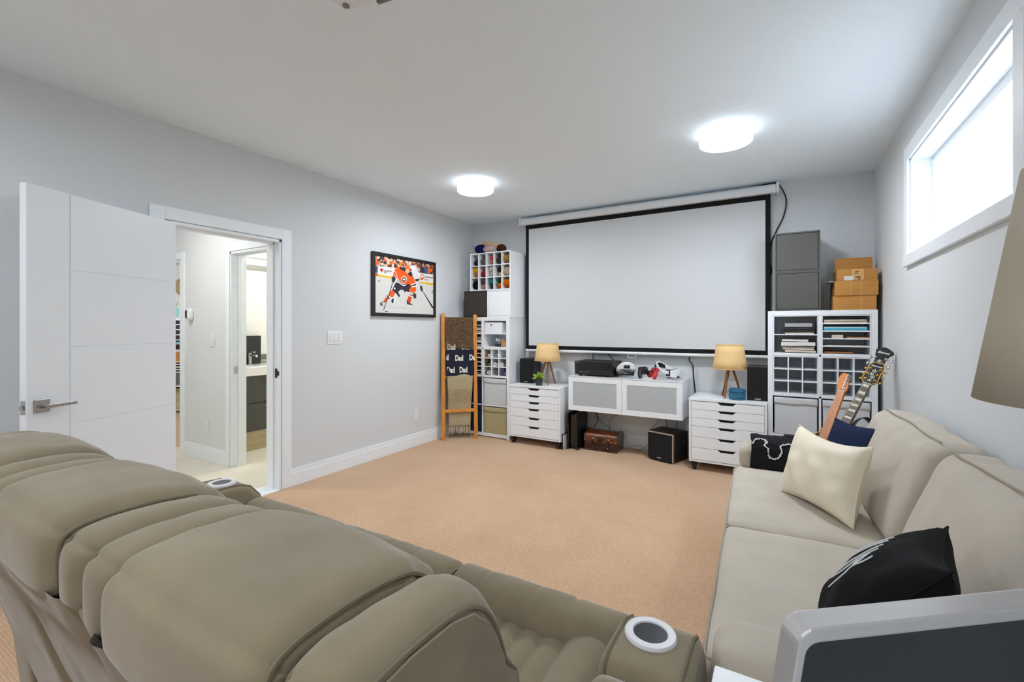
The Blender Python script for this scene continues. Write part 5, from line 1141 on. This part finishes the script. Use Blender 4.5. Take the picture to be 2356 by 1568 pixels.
def on_pillow(fn, nn, uv): 
    p = Vector(fn(*uv)); return tuple(p + nn * .0012)
lines = [[(.52, .02), (.54, .12), (.55, .24), (.52, .34), (.46, .40)], [(.55, .24), (.57, .33), (.55, .42)], [(.54, .27), (.50, .31)]] + [[(.42 - .07 * i, .04 + .03 * i), (.42 - .07 * i, .24 + .03 * i), (.37 - .06 * i, .44 + .03 * i)] for i in range(4)]
m = MB()
for sgn, fn in ((1, sd_),):
    for L in lines: m.tube([on_pillow(fn, nn, (min(.95, p[0] + .10), p[1] + .27)) for p in spline(L, 6)], .0024, 5)
m.build('printed_lines', mat('print_white', (226, 228, 230), .8), o)
# black throw folded over the far arm
t = thing('folded_throw', 'black folded throw with white zigzag pattern over the far sofa arm', 'blanket', (-.03, 3.28, .585))
M_thr = mat('throw_black', (36, 36, 38), .95, spec=.08, bump=.5, bscale=250)
def thr(u, v):
    x = -.165 + .27 * u + .008 * math.sin(v * 5); L = [(3.19, .455), (3.185, .52), (3.19, .575), (3.215, .615), (3.26, .628), (3.33, .628), (3.40, .615), (3.425, .56), (3.43, .42)]
    q = v * (len(L) - 1); i = min(int(q), len(L) - 2); f = q - i; y = L[i][0] * (1 - f) + L[i + 1][0] * f; z = L[i][1] * (1 - f) + L[i + 1][1] * f
    return (x + .004 * mnoise.noise(Vector((u * 6, v * 6, 0))), y + .008 * mnoise.noise(Vector((u * 4, v * 4, 5))) - .006, z + .006 * mnoise.noise(Vector((u * 5, v * 5, 9))))
m = MB(); m.grid(thr, 26, 40); o = m.build('cloth', M_thr, t, smooth=True, angle=180); sm = o.modifiers.new('t', 'SOLIDIFY'); sm.thickness = .03; sm.offset = -.6
m = MB(); zz = [(.02, .30), (.10, .40), (.22, .42), (.30, .36), (.26, .30), (.34, .24), (.36, .14), (.46, .12), (.56, .15), (.60, .24), (.58, .32), (.72, .36), (.84, .35), (.90, .42), (.99, .40)]
pts = [Vector(thr(a, b)) for a, b in spline(zz, 5)]
for k in range(len(pts) - 1):
    j = Vector((rnd.uniform(-.007, .007), 0, rnd.uniform(-.006, .006))); a = pts[k] + Vector((0, -.009, .009)) + j; b = pts[k + 1] + Vector((0, -.009, .009)) - j
    if (b - a).length > .001: m.tube([a, b], .0034, 5)
m.build('zigzag_pattern', mat('print_white', (226, 228, 230), .8), o)
# ------------------------------------------------------------------ guitars on a rack between sofa and shelves
M_blkg = mat('guitar_black', (20, 19, 20), .18, spec=.6); M_maple = mat('maple', (204, 112, 8), .35, var=.12, vscale=12, stretch=(5, 1, 5)); M_rose = mat('rosewood', (46, 32, 26), .4); M_gold = mat('gold_metal', (222, 176, 84), .25, metal=1); M_ivory = mat('ivory_inlay', (232, 226, 210), .35); M_bind = mat('cream_binding', (226, 178, 92), .4)
M_str = mat('string_steel', (150, 140, 124), .4, metal=1); M_sunb = mat('amber_body', (196, 126, 40), .25, coat=.5)
def guitar(name, label, tip, d, face, spec):
    d = Vector(d).normalized(); f = Vector(face); f = (f - d * f.dot(d)).normalized(); x = d.cross(f).normalized()      # x to the right seen from the face
    tip = Vector(tip); Lt = spec['total']; org = tip - d * Lt
    M0 = Matrix(((x.x, d.x, f.x, org.x), (x.y, d.y, f.y, org.y), (x.z, d.z, f.z, org.z), (0, 0, 0, 1)))
    t = thing(name, label, 'guitar', M=M0, group='electric guitars on the rack')
    hl, nl, bl = spec['head'], spec['neck'], spec['total'] - spec['head'] - spec['neck']
    nw0, nw1 = spec['nutw'] / 2, spec['nutw'] / 2 * 1.25
    yb, yn = bl, bl + nl
    w = spec['bw'] / 2
    bo = spline([(0, 0), (w * .75, .02), (w, bl * .25), (w * .82, bl * .50), (w * .62, bl * .62), (w * .70, bl * .80), (w * .62, bl * .97), (w * .30, bl * (1.0 if spec['cut'] else .98)), (nw1 + .01, bl * .9 if spec['cut'] else bl), (-nw1 - .02, bl * .98), (-w * .45, bl * 1.02), (-w * .72, bl * .90), (-w * .70, bl * .72), (-w * .64, bl * .60), (-w * .85, bl * .48), (-w, bl * .25), (-w * .75, .02)], 5, closed=True)
    body = MB().prism(bo, -.022, .022, 'z').build('body', spec['bmat'], t, local=True, bevel=.004)
    m = MB(); m.tube([(a, b, .022) for a, b in bo] + [(bo[0][0], bo[0][1], .022)], .0035, 6, caps=False); m.build('binding', M_bind, body, local=True, smooth=True)
    for yy in (bl * .42, bl * .72): MB().box(-.035, .035, yy - .012, yy + .012, .022, .030).build('pickup', spec.get('pk', M_chrome), body, local=True, bevel=.003)
    MB().box(-.04, .04, bl * .24, bl * .24 + .014, .022, .032).build('bridge', spec.get('pk', M_chrome), body, local=True, bevel=.003)
    for q in range(3): MB().cyl((w * .55, bl * (.18 + .13 * q), .022), (w * .55, bl * (.18 + .13 * q), .036), .010, n=14).build('knob', spec['tmat'], body, local=True)
    # neck and fretboard
    m = MB(); m.prism([(-nw1, yb * .8), (nw1, yb * .8), (nw0, yn), (-nw0, yn)], .008, .022, 'z'); m.build('neck', spec['nmat'], t, local=True, bevel=.004)
    fb = MB().prism([(-nw1, yb * .72), (nw1, yb * .72), (nw0, yn), (-nw0, yn)], .022, .028, 'z').build('fretboard', spec['fmat'], t, local=True)
    sc = nl / .55 * 1.0; frets = []
    for k in range(1, 20):
        y = yn - nl * 1.32 * (1 - 2 ** (-k / 12))
        if y < yb * .75: break
        frets.append(y); hw = nw0 + (nw1 - nw0) * (yn - y) / max(.01, (yn - yb * .72))
        MB().box(-hw, hw, y - .0011, y + .0011, .028, .0292).build('fret', M_str, fb, local=True)
    for k in (0, 2, 4, 6, 8, 11, 14):
        if k + 1 < len(frets) or k == 0:
            y1 = yn if k == 0 else frets[k - 1]; y0 = frets[k]; c = (y0 + y1) / 2; hw = spec['nutw'] / 2 * .8
            if spec['inlay'] == 'block': MB().box(-hw, hw, c - (y1 - y0) * .30, c + (y1 - y0) * .30, .028, .0287).build('inlay', M_ivory, fb, local=True)
            elif k: MB().cyl((0, c, .0275), (0, c, .0286), .0032, n=10).build('inlay', M_rose, fb, local=True)
    MB().box(-nw0, nw0, yn - .001, yn + .004, .022, .032).build('nut', M_ivory, t, local=True)
    ns = spec['strings']
    for k in range(ns):
        o = (k - (ns - 1) / 2) * spec['nutw'] * .82 / (ns - 1); hk = spec['pegs'][k]
        MB().tube([(o * 1.3, bl * .26, .036), (o, yn, .033), (hk[0] * .75, yn + hk[1], .026)], .0009 if ns == 6 else .0014, 4).build('string', M_str, t, local=True)
    # headstock
    hp = [(a, yn + b) for a, b in spec['hpoly']]
    h = MB().prism(hp, .006, .022, 'z').build('headstock', spec['hmat'], t, local=True, bevel=.002)
    if spec.get('hbind'): MB().tube([(a, b, .022) for a, b in hp] + [(hp[0][0], hp[0][1], .022)], .0028, 6, caps=False).build('binding', M_bind, h, local=True, smooth=True)
    for (px_, py_) in spec['pegs']:
        s = -1 if px_ < 0 else 1
        m = MB(); m.cyl((px_ * .72, yn + py_, .018), (px_ * .72, yn + py_, .034), .004, n=10); m.cyl((px_ * .72, yn + py_, .020), (px_ * .72, yn + py_, .025), .0075, n=12)
        side = spec.get('side', s); m.cyl((px_ * .72, yn + py_, .008), (px_ * .72 + side * spec['pegout'], yn + py_, .008), .0028, n=8); m.ball((px_ * .72 + side * (spec['pegout'] + .006), yn + py_, .008), .009, .010 if ns == 6 else .016, .006, 10, 8)
        m.build('tuning_peg', spec['tmat'], t, local=True, smooth=True)
    if spec.get('text'):
        MB().text(spec['text'], spec['ts'], (spec['tx'], yn + spec['ty'], .022), (1, spec.get('ta', 0), 0), (-spec.get('ta', 0), 1, 0), extrude=.0003, align='CENTER', shear=.3, fat=.0003).build('lettering', M_ivory, h, local=True)
    if spec.get('orn'):
        m = MB()
        for (ox, oy, r_) in spec['orn']:
            for q in range(5): a = q * 2 * math.pi / 5 + ox * 90; m.tube([(ox, yn + oy, .0232), (ox + r_ * .6 * math.cos(a), yn + oy + r_ * .6 * math.sin(a), .0236), (ox + r_ * math.cos(a + .5), yn + oy + r_ * math.sin(a + .5), .0232)], .0022, 5)
        m.build('inlay_ornament', M_ivory, h, local=True)
    return t
fc = (-.30, -.90, .35)
Mg = guitar('electric_guitar', 'electric guitar with an orange maple neck and six tuners on one side', (.418, 3.98, .985), (.305, .58, .755), (-.45, -.80, .3),
    dict(total=.94, head=.165, neck=.43, nutw=.046, bw=.31, cut=True, bmat=M_sunb, nmat=M_maple, fmat=M_maple, hmat=M_maple, tmat=M_chrome, inlay='dot', strings=6,
         hpoly=spline([(-.022, 0), (-.030, .02), (-.040, .05), (-.046, .10), (-.045, .135), (-.036, .158), (-.022, .165), (-.008, .155), (.0, .135), (.012, .12), (.026, .06), (.030, .03), (.024, .01), (.022, 0)], 3, closed=True), pegs=[(.008 - .0 * k, .028 + .023 * k) for k in range(6)], pegout=-.0, side=1))
guitar('electric_guitar', 'black-necked electric guitar with block inlays and gold tuners', (.598, 4.05, 1.069), (.42, .50, .757), fc,
    dict(total=1.04, head=.20, neck=.45, nutw=.046, bw=.34, cut=True, bmat=M_blkg, nmat=M_blkg, fmat=M_rose, hmat=M_blkg, hbind=True, tmat=M_gold, pk=M_gold, inlay='block', strings=6,
         hpoly=[(-.022, 0), (-.028, .012), (-.046, .035), (-.040, .10), (-.044, .150), (-.034, .178), (-.018, .188), (0, .183), (.018, .188), (.034, .178), (.044, .150), (.040, .10), (.046, .035), (.028, .012), (.022, 0)],
         pegs=[(-.040, .040), (-.038, .085), (-.040, .130), (.040, .130), (.038, .085), (.040, .040)], pegout=.022, text='Epiphone', ts=.0175, tx=0, ty=.150, orn=[(0, .115, .017), (-.006, .085, .016), (.006, .062, .014), (0, .035, .012)]))
guitar('bass_guitar', 'black bass guitar with four large tuners, tallest of the three', (.648, 4.14, 1.165), (.40, .47, .785), fc,
    dict(total=1.14, head=.19, neck=.52, nutw=.044, bw=.32, cut=True, bmat=M_blkg, nmat=M_sunb, fmat=M_rose, hmat=M_blkg, tmat=M_chrome, inlay='dot', strings=4,
         hpoly=[(-.022, 0), (-.034, .03), (-.030, .08), (-.044, .13), (-.050, .165), (-.030, .178), (-.010, .190), (.012, .186), (.050, .165), (.058, .150), (.040, .13), (.030, .08), (.034, .03), (.022, 0)],
         pegs=[(-.040, .045), (-.042, .095), (.042, .095), (.040, .045)], pegout=.026, text='Ibanez', ts=.026, tx=.0, ty=.135, orn=[(0, .07, .014)]))
t = thing('guitar_rack', 'black padded rack holding the three guitars', 'guitar rack', (.35, 3.8, 0))
for x in (.02, .60): MB().tube([(x, 3.46, .01), (x, 3.95, .01), (x, 4.02, .50)], .011, 8).build('side_frame', M_black, t)
MB().tube([(.02, 3.50, .012), (.60, 3.50, .012)], .014, 8).build('rest_bar', M_black, t); MB().tube([(.02, 4.02, .50), (.60, 4.02, .50)], .014, 8).build('neck_bar', M_black, t)
# strap curling over the guitars
m = MB(); ps = spline([(.40, 3.70, .66), (.43, 3.74, .70), (.47, 3.76, .725), (.505, 3.77, .70), (.52, 3.77, .66)], 6)
m.grid(lambda u, v: tuple(Vector(ps[min(len(ps) - 1, int(round(u * (len(ps) - 1))))]) + Vector((.012, -.03, .01)) * (v - .5) * 1.6), len(ps), 3); o = m.build('guitar_strap', M_black, smooth=True); o.modifiers.new('t', 'SOLIDIFY').thickness = .003; tag(o, 'black guitar strap curling up beside the necks', 'strap')

# ------------------------------------------------------------------ desk corner, monitor and floor lamp at the near right
t = thing('desk', 'white desk whose corner shows below the monitor', 'desk', (.26, .52, 0))
MB().box(-.098, .640, .20, .852, .715, .740).build('desktop', M_white, t, bevel=.003)
for (x, y) in ((-.06, .24), (-.06, .81), (.60, .24), (.60, .81)): B(x - .025, x + .025, y - .025, y + .025, 0, .715).build('leg', M_white, t, bevel=.002)
M_msil = mat('monitor_silver', (188, 186, 186), .35, metal=.35); M_mscr = mat('monitor_screen', (24, 25, 26), .35, spec=.3)
dirx = Vector((.257 - .001, .801 - .596, 0)).normalized(); nrm = Vector((dirx.y, -dirx.x, 0)); tl = R(-10.6)
upv = (Vector((0, 0, 1)) * math.cos(tl) - nrm * math.sin(tl)).normalized(); fcv = dirx.cross(upv).normalized()
top = Vector((.001, .596, 1.0)); W_, Hh = .52, .225
o0 = top - upv * Hh
MM = Matrix(((dirx.x, upv.x, fcv.x, o0.x), (dirx.y, upv.y, fcv.y, o0.y), (dirx.z, upv.z, fcv.z, o0.z), (0, 0, 0, 1)))
t = thing('monitor', 'black screened monitor with a thick silver bezel at the near right', 'monitor', M=MM)
W_, Hh = .50, .24
out = rrect(0, W_, -.10, Hh - .0, .02)[:-1]; inn = rrect(.010, W_ - .010, -.09, Hh - .016, .014)[:-1]; n_ = len(out); m = MB()
vs = [(a, b - .015, .028) for a, b in out] + [(a, b - .015, .030) for a, b in inn] + [(a, b - .015, 0) for a, b in out] + [(a, b - .015, .027) for a, b in inn]
fs = []
for i in range(n_): j = (i + 1) % n_; fs += [(i, j, n_ + j, n_ + i), (2 * n_ + i, 2 * n_ + j, j, i), (n_ + i, n_ + j, 3 * n_ + j, 3 * n_ + i)]
fs.append(tuple(range(2 * n_, 3 * n_))[::-1]); m._add(vs, fs); m.build('bezel', M_msil, t, local=True, bevel=.003)
m = MB(); m.poly([(a, b - .015, .027) for a, b in inn]); m.build('screen', M_mscr, t, local=True)
cb = o0 + dirx * .25 - fcv * .06
m = MB(); m.tube([tuple(o0 + dirx * .25 + upv * .03 - fcv * .03), tuple(cb + Vector((0, 0, -.02))), (cb.x, cb.y, .752)], .02, 12); m.build('stand', M_msil, t)
m = MB(); m.lathe([(0, 0), (.09, 0), (.09, .008), (.03, .014), (0, .014)], (cb.x, cb.y, .740), 32); m.build('stand_base', M_msil, t, smooth=True)
lc = Vector((.435, 1.0, 0))
t = thing('floor_lamp', 'lamp with a large taupe drum shade at the right edge', 'lamp', (lc.x, lc.y, 0))
M_tsh = mat('taupe_shade', (172, 164, 148), .9, bump=.2, bscale=500, spec=.1)
m = MB(); m.grid(lambda u, v: (lc.x + (.168 - .055 * v) * math.cos(2 * math.pi * u), lc.y + (.168 - .055 * v) * math.sin(2 * math.pi * u), 1.205 + .36 * v), 48, 4, cu=True); o = m.build('lamp_shade', M_tsh, t, smooth=True); o.modifiers.new('t', 'SOLIDIFY').thickness = .003
MB().cyl((lc.x, lc.y, .02), (lc.x, lc.y, 1.40), .011, n=14).build('pole', M_chrome, t, smooth=True)
m = MB(); m.lathe([(0, 0), (.11, 0), (.11, .012), (.03, .022), (0, .022)], (lc.x, lc.y, 0), 36); m.build('base', M_chrome, t, smooth=True)
m = MB()
for k in range(3): a = k * 2.094; m.tube([(lc.x, lc.y, 1.40), (lc.x + .13 * math.cos(a), lc.y + .13 * math.sin(a), 1.44)], .002, 6)
m.build('shade_spider', M_chrome, t); MB().ball((lc.x, lc.y, 1.36), .032, .032, .042).build('bulb', MATS['bulb_glass'], t, smooth=True)

# ------------------------------------------------------------------ projector under the ceiling
t = thing('ceiling_projector', 'white projector hanging from the ceiling, only its front corner in view', 'projector', M=Matrix.Translation((-1.349, 1.108, 2.45)) @ Matrix.Rotation(R(7), 4, 'Z'))
MB().box(0, .34, -.30, 0, 0, .10).build('case', M_white, t, local=True, bevel=.008)
MB().box(.0, .002, -.28, -.08, .02, .08).build('vent', M_dark, t, local=True)
MB().box(.14, .24, -.004, .012, -.004, .085).build('lens_housing', mat('projector_grey', (120, 120, 118), .4), t, local=True, bevel=.003)
MB().cyl((.19, .0, .045), (.19, .03, .045), .03, n=20).build('lens', M_gl, t, local=True)
MB().cyl((.17, -.15, .10), (.17, -.15, .23), .02, n=14).build('mount', M_white, t, local=True)
MB().cyl((.03, -.03, -.004), (.03, -.03, 0), .012, n=14).build('foot', mat('projector_grey', (120, 120, 118), .4), t, local=True)

# ------------------------------------------------------------------ hall, bathroom and office details
t = thing('security_camera', 'white oval security camera with dark face on the hall wall', 'camera', (-5.205, YH, 1.45))
M0 = Matrix.Translation((-5.19, YH - .03, 1.455)) @ Matrix.Rotation(R(70), 4, 'X')
m = MB(); m.M = M0; m.lathe([(0, -.03), (.03, -.03), (.038, -.02), (.038, .02), (.03, .03), (0, .03)], (0, 0, 0), 24); 
m = MB(); m.rbox(-5.235, -5.165, YH - .052, YH - .002, 1.395, 1.515, .030, n=8); m.build('housing', M_plate, t, smooth=True, angle=180)
m = MB(); m.rbox(-5.240, -5.195, YH - .058, YH - .040, 1.41, 1.50, .018, n=6); m.build('face', M_black, t, smooth=True, angle=180)
VX = -4.87
t = thing('bathroom_vanity', 'dark grey bathroom vanity with two drawers seen through the doorways', 'vanity', (VX - .22, 3.0, 0))
M_van = mat('vanity_grey', (78, 76, 72), .3, spec=.4); M_plinth = mat('vanity_plinth', (176, 160, 128), .6, var=.12, vscale=8, stretch=(1, 1, 8))
B(BWX + .001, VX - .02, 2.56, 3.50, .205, .80).build('carcass', M_van, t)
for (z0, z1) in ((.215, .502), (.51, .797)):
    d = B(VX - .02, VX, 2.57, 3.49, z0, z1).build('drawer', M_van, t, bevel=.002)
    m = MB(); m.tube([(VX, 2.94, z1 - .035), (VX + .03, 2.94, z1 - .035), (VX + .03, 3.12, z1 - .035), (VX, 3.12, z1 - .035)], .006, 8); m.build('handle', M_chrome, d)
B(BWX + .001, VX - .02, 2.56, 3.50, 0, .205).build('plinth', M_plinth, t)
B(BWX + .001, VX + .015, 2.54, 3.52, .80, .895).build('countertop', mat('counter_white', (232, 232, 230), .2), t, bevel=.006)
m = MB(); m.rbox(BWX + .1, VX - .06, 2.85, 3.30, .885, .900, .006, n=6); m.build('basin', mat('basin_white', (210, 212, 214), .15), t, smooth=True)
t = thing('faucet', 'chrome single-lever faucet on the bathroom vanity', 'faucet', (BWX + .13, 2.98, .895))
fx_, fy_ = BWX + .13, 2.965
m = MB(); m.cyl((fx_, fy_, .90), (fx_, fy_, 1.03), .018, n=16); m.build('body', M_chrome, t, smooth=True)
m = MB(); m.tube([(fx_, fy_, 1.00), (fx_ + .13, fy_, 1.0), (fx_ + .135, fy_, .985)], .012, 10); m.build('spout', M_chrome, t, smooth=True); B(fx_ - .02, fx_ + .09, fy_ - .014, fy_ + .014, 1.032, 1.048).build('lever', M_chrome, t, bevel=.003)
tag(B(BWX + .03, BWX + .20, 2.78 + .02, 3.06, .92, 1.165).build('fabric_bin', mat('bin_black', (46, 44, 42), .8), bevel=.006), 'black fabric bin standing behind the bathroom faucet', 'bin') if False else None
t = thing('fabric_bin', 'black fabric bin standing on the vanity behind the faucet', 'bin', (BWX + .11, 3.06, .895))
B(BWX + .012, BWX + .09, 2.84, 3.12, .8955, 1.225).build('bin_body', mat('bin_black', (46, 44, 42), .8, bump=.2, bscale=300), t, bevel=.006)
t = thing('tile_backsplash', 'narrow grey mosaic backsplash strip behind the vanity', 'backsplash', (BWX, 3.0, .895)); 
for r_ in range(5):
    k = 0; y = 2.56 + (r_ % 3) * .03
    while y < 3.48:
        L = rnd.choice((.06, .09, .12)); B(BWX + .0005, BWX + .008, y, min(3.5, y + L - .003), .897 + r_ * .021, .897 + r_ * .021 + .018).build('tile', (mat('tile_a', (150, 148, 138), .3), mat('tile_b', (112, 110, 100), .3), mat('tile_c', (178, 176, 166), .3))[rnd.randrange(3)], t); y += L
t = thing('cup', 'small white cup beside the bathroom faucet', 'cup', (BWX + .16, 2.845, .895)); m = MB(); m.lathe([(0, .001), (.03, .001), (.036, .075), (.033, .075), (.028, .008), (0, .008)], (BWX + .16, 2.845, .895), 24); m.build('cup_body', M_plate, t, smooth=True)
t = thing('framed_certificate', 'small dark framed certificate on the bathroom wall', 'picture', (BWX, 2.86, 1.62))
for (a, b, c0, c1) in ((2.66, 2.68, 1.62, 1.93), (2.955, 2.975, 1.62, 1.93), (2.68, 2.955, 1.62, 1.64), (2.68, 2.955, 1.91, 1.93)): B(BWX, BWX + .018, a, b, c0, c1).build('frame', mat('frame_brown', (104, 82, 54), .5), t, bevel=.002)
pp = B(BWX, BWX + .008, 2.68, 2.955, 1.64, 1.91).build('paper', P_white, t)
m = MB()
for k in range(9):
    a = 2.70 + (k % 3) * .02; m.box(BWX + .008, BWX + .0086, a, a + .05 + .04 * (k % 4) * .5, 1.67 + k * .024, 1.673 + k * .024)
m.tube([(BWX + .0085, 2.90 + .022 * math.cos(a * .3), 1.75 + .022 * math.sin(a * .3)) for a in range(22)], .0015, 4); m.tube([(BWX + .0085, 2.88 + .03 * math.cos(a * .3), 1.73 + .02 * math.sin(a * .3)) for a in range(22)], .0012, 4)
m.build('print', mat('print_grey', (110, 110, 110), .7), pp)
t = thing('added_light_bar', 'added glowing white glass bar high on the bathroom wall', 'added wall lamp', (BWX, 3.05, 2.15))  # glowing bar stands in for an unclear white fitting, added to light the bathroom
B(BWX, BWX + .03, 2.62, 3.45, 2.14, 2.19).build('bar', M_plate, t, bevel=.004)
for y in (2.70, 2.90, 3.10, 3.30): m = MB(); m.lathe([(.035, 0), (.05, .11), (.047, .11), (.032, .004)], (BWX + .085, y, 2.16), 20); m.build('glass_shade', mat('glow_glass', (245, 245, 245), .4, emit=(255, 250, 240), estr=4), t, smooth=True)
B(BWX, BWX + .012, 2.60, 3.50, 2.00, 2.055).build('mirror_rail', M_chrome, t)
# office shelf seen through the second doorway
OXW = -8.45
t = thing('office_shelf', 'white shelf unit with slotted inserts in the room beyond the hall', 'shelf', (-8.22, 3.6, 0))
B(OXW, -8.05, 3.20, 3.24, 0, 1.47).build('side_panel', M_white, t); B(OXW, -8.05, 3.94, 3.98, 0, 1.47).build('side_panel', M_white, t); B(OXW, -8.05, 3.20, 3.98, 1.43, 1.47).build('top_panel', M_white, t); B(OXW, -8.05, 3.57, 3.59, .04, 1.43).build('divider', M_white, t)
B(OXW, OXW + .01, 3.24, 3.94, .04, 1.43).build('back_panel', mat('back_grey', (120, 118, 114), .7), t)
for z in (.03, .40, .62, .66, .70, .74, .78, 1.06, 1.12, 1.20, 1.28, 1.36): B(OXW, -8.05, 3.24, 3.94, z, z + .014).build('shelf', M_white, t)
t = thing('orange_box', 'orange cardboard box on the office shelf', 'box', (-8.2, 3.45, .80)); B(-8.28, -8.06, 3.34, 3.55, .7945, .98).build('box_body', M_card, t, bevel=.003); B(-8.059, -8.056, 3.42, 3.52, .94, .98).build('label', P_white, t)
t = thing('pattern_bin', 'speckled cream bin at the bottom of the office shelf', 'bin', (-8.2, 3.42, .045)); B(-8.30, -8.06, 3.27, 3.55, .0445, .37).build('bin_body', mat('bin_speckle', (190, 182, 150), .9, var=.3, vscale=60), t, bevel=.004); B(-8.31, -8.055, 3.265, 3.555, .31, .375).build('lid', mat('bin_lid', (150, 136, 100), .9), t, bevel=.003)
t = thing('glass_vase', 'turquoise glass vase with green leaves on the office shelf', 'vase', (-8.2, 3.40, 1.47)); m = MB(); m.lathe([(0, .001), (.075, .001), (.08, .16), (.074, .16), (.07, .01), (0, .01)], (-8.2, 3.44, 1.47), 24); m.build('vase_body', mat('turquoise_glass', (150, 214, 214), .15, spec=.6), t, smooth=True)
m = MB()
for k in range(9):
    a = k * .7; p = Vector((-8.2, 3.44, 1.62)); q = p + Vector((.09 * math.cos(a), .09 * math.sin(a), .04 + .05 * (k % 3))); sd_2 = (q - p).cross(Vector((0, 0, 1))).normalized() * .018; mid = (p + q) / 2; m._add([p, mid + sd_2, q, mid - sd_2], [(0, 1, 2, 3)])
m.build('leaves', M_leaf, t)['kind'] = 'stuff'
tag(B(-8.20, -8.06, 3.30, 3.48, 1.075, 1.10).build('blue_folder', P_blue, bevel=.002), 'bright blue folder in the office shelf slot', 'folder')
t = thing('round_wall_basket', 'round tan woven disc hanging on the office wall', 'wall decor', (OXW, 3.74, 1.85)); m = MB(); m.M = Matrix.Translation((OXW + .005, 3.74, 1.98)) @ Matrix.Rotation(R(90), 4, 'Y'); m.lathe([(0, .02), (.06, .02), (.13, .012), (.17, .0), (0, 0)], (0, 0, 0), 32); m.build('disc', mat('woven_tan', (170, 150, 112), .9, bump=.6, bscale=60), t, smooth=True)
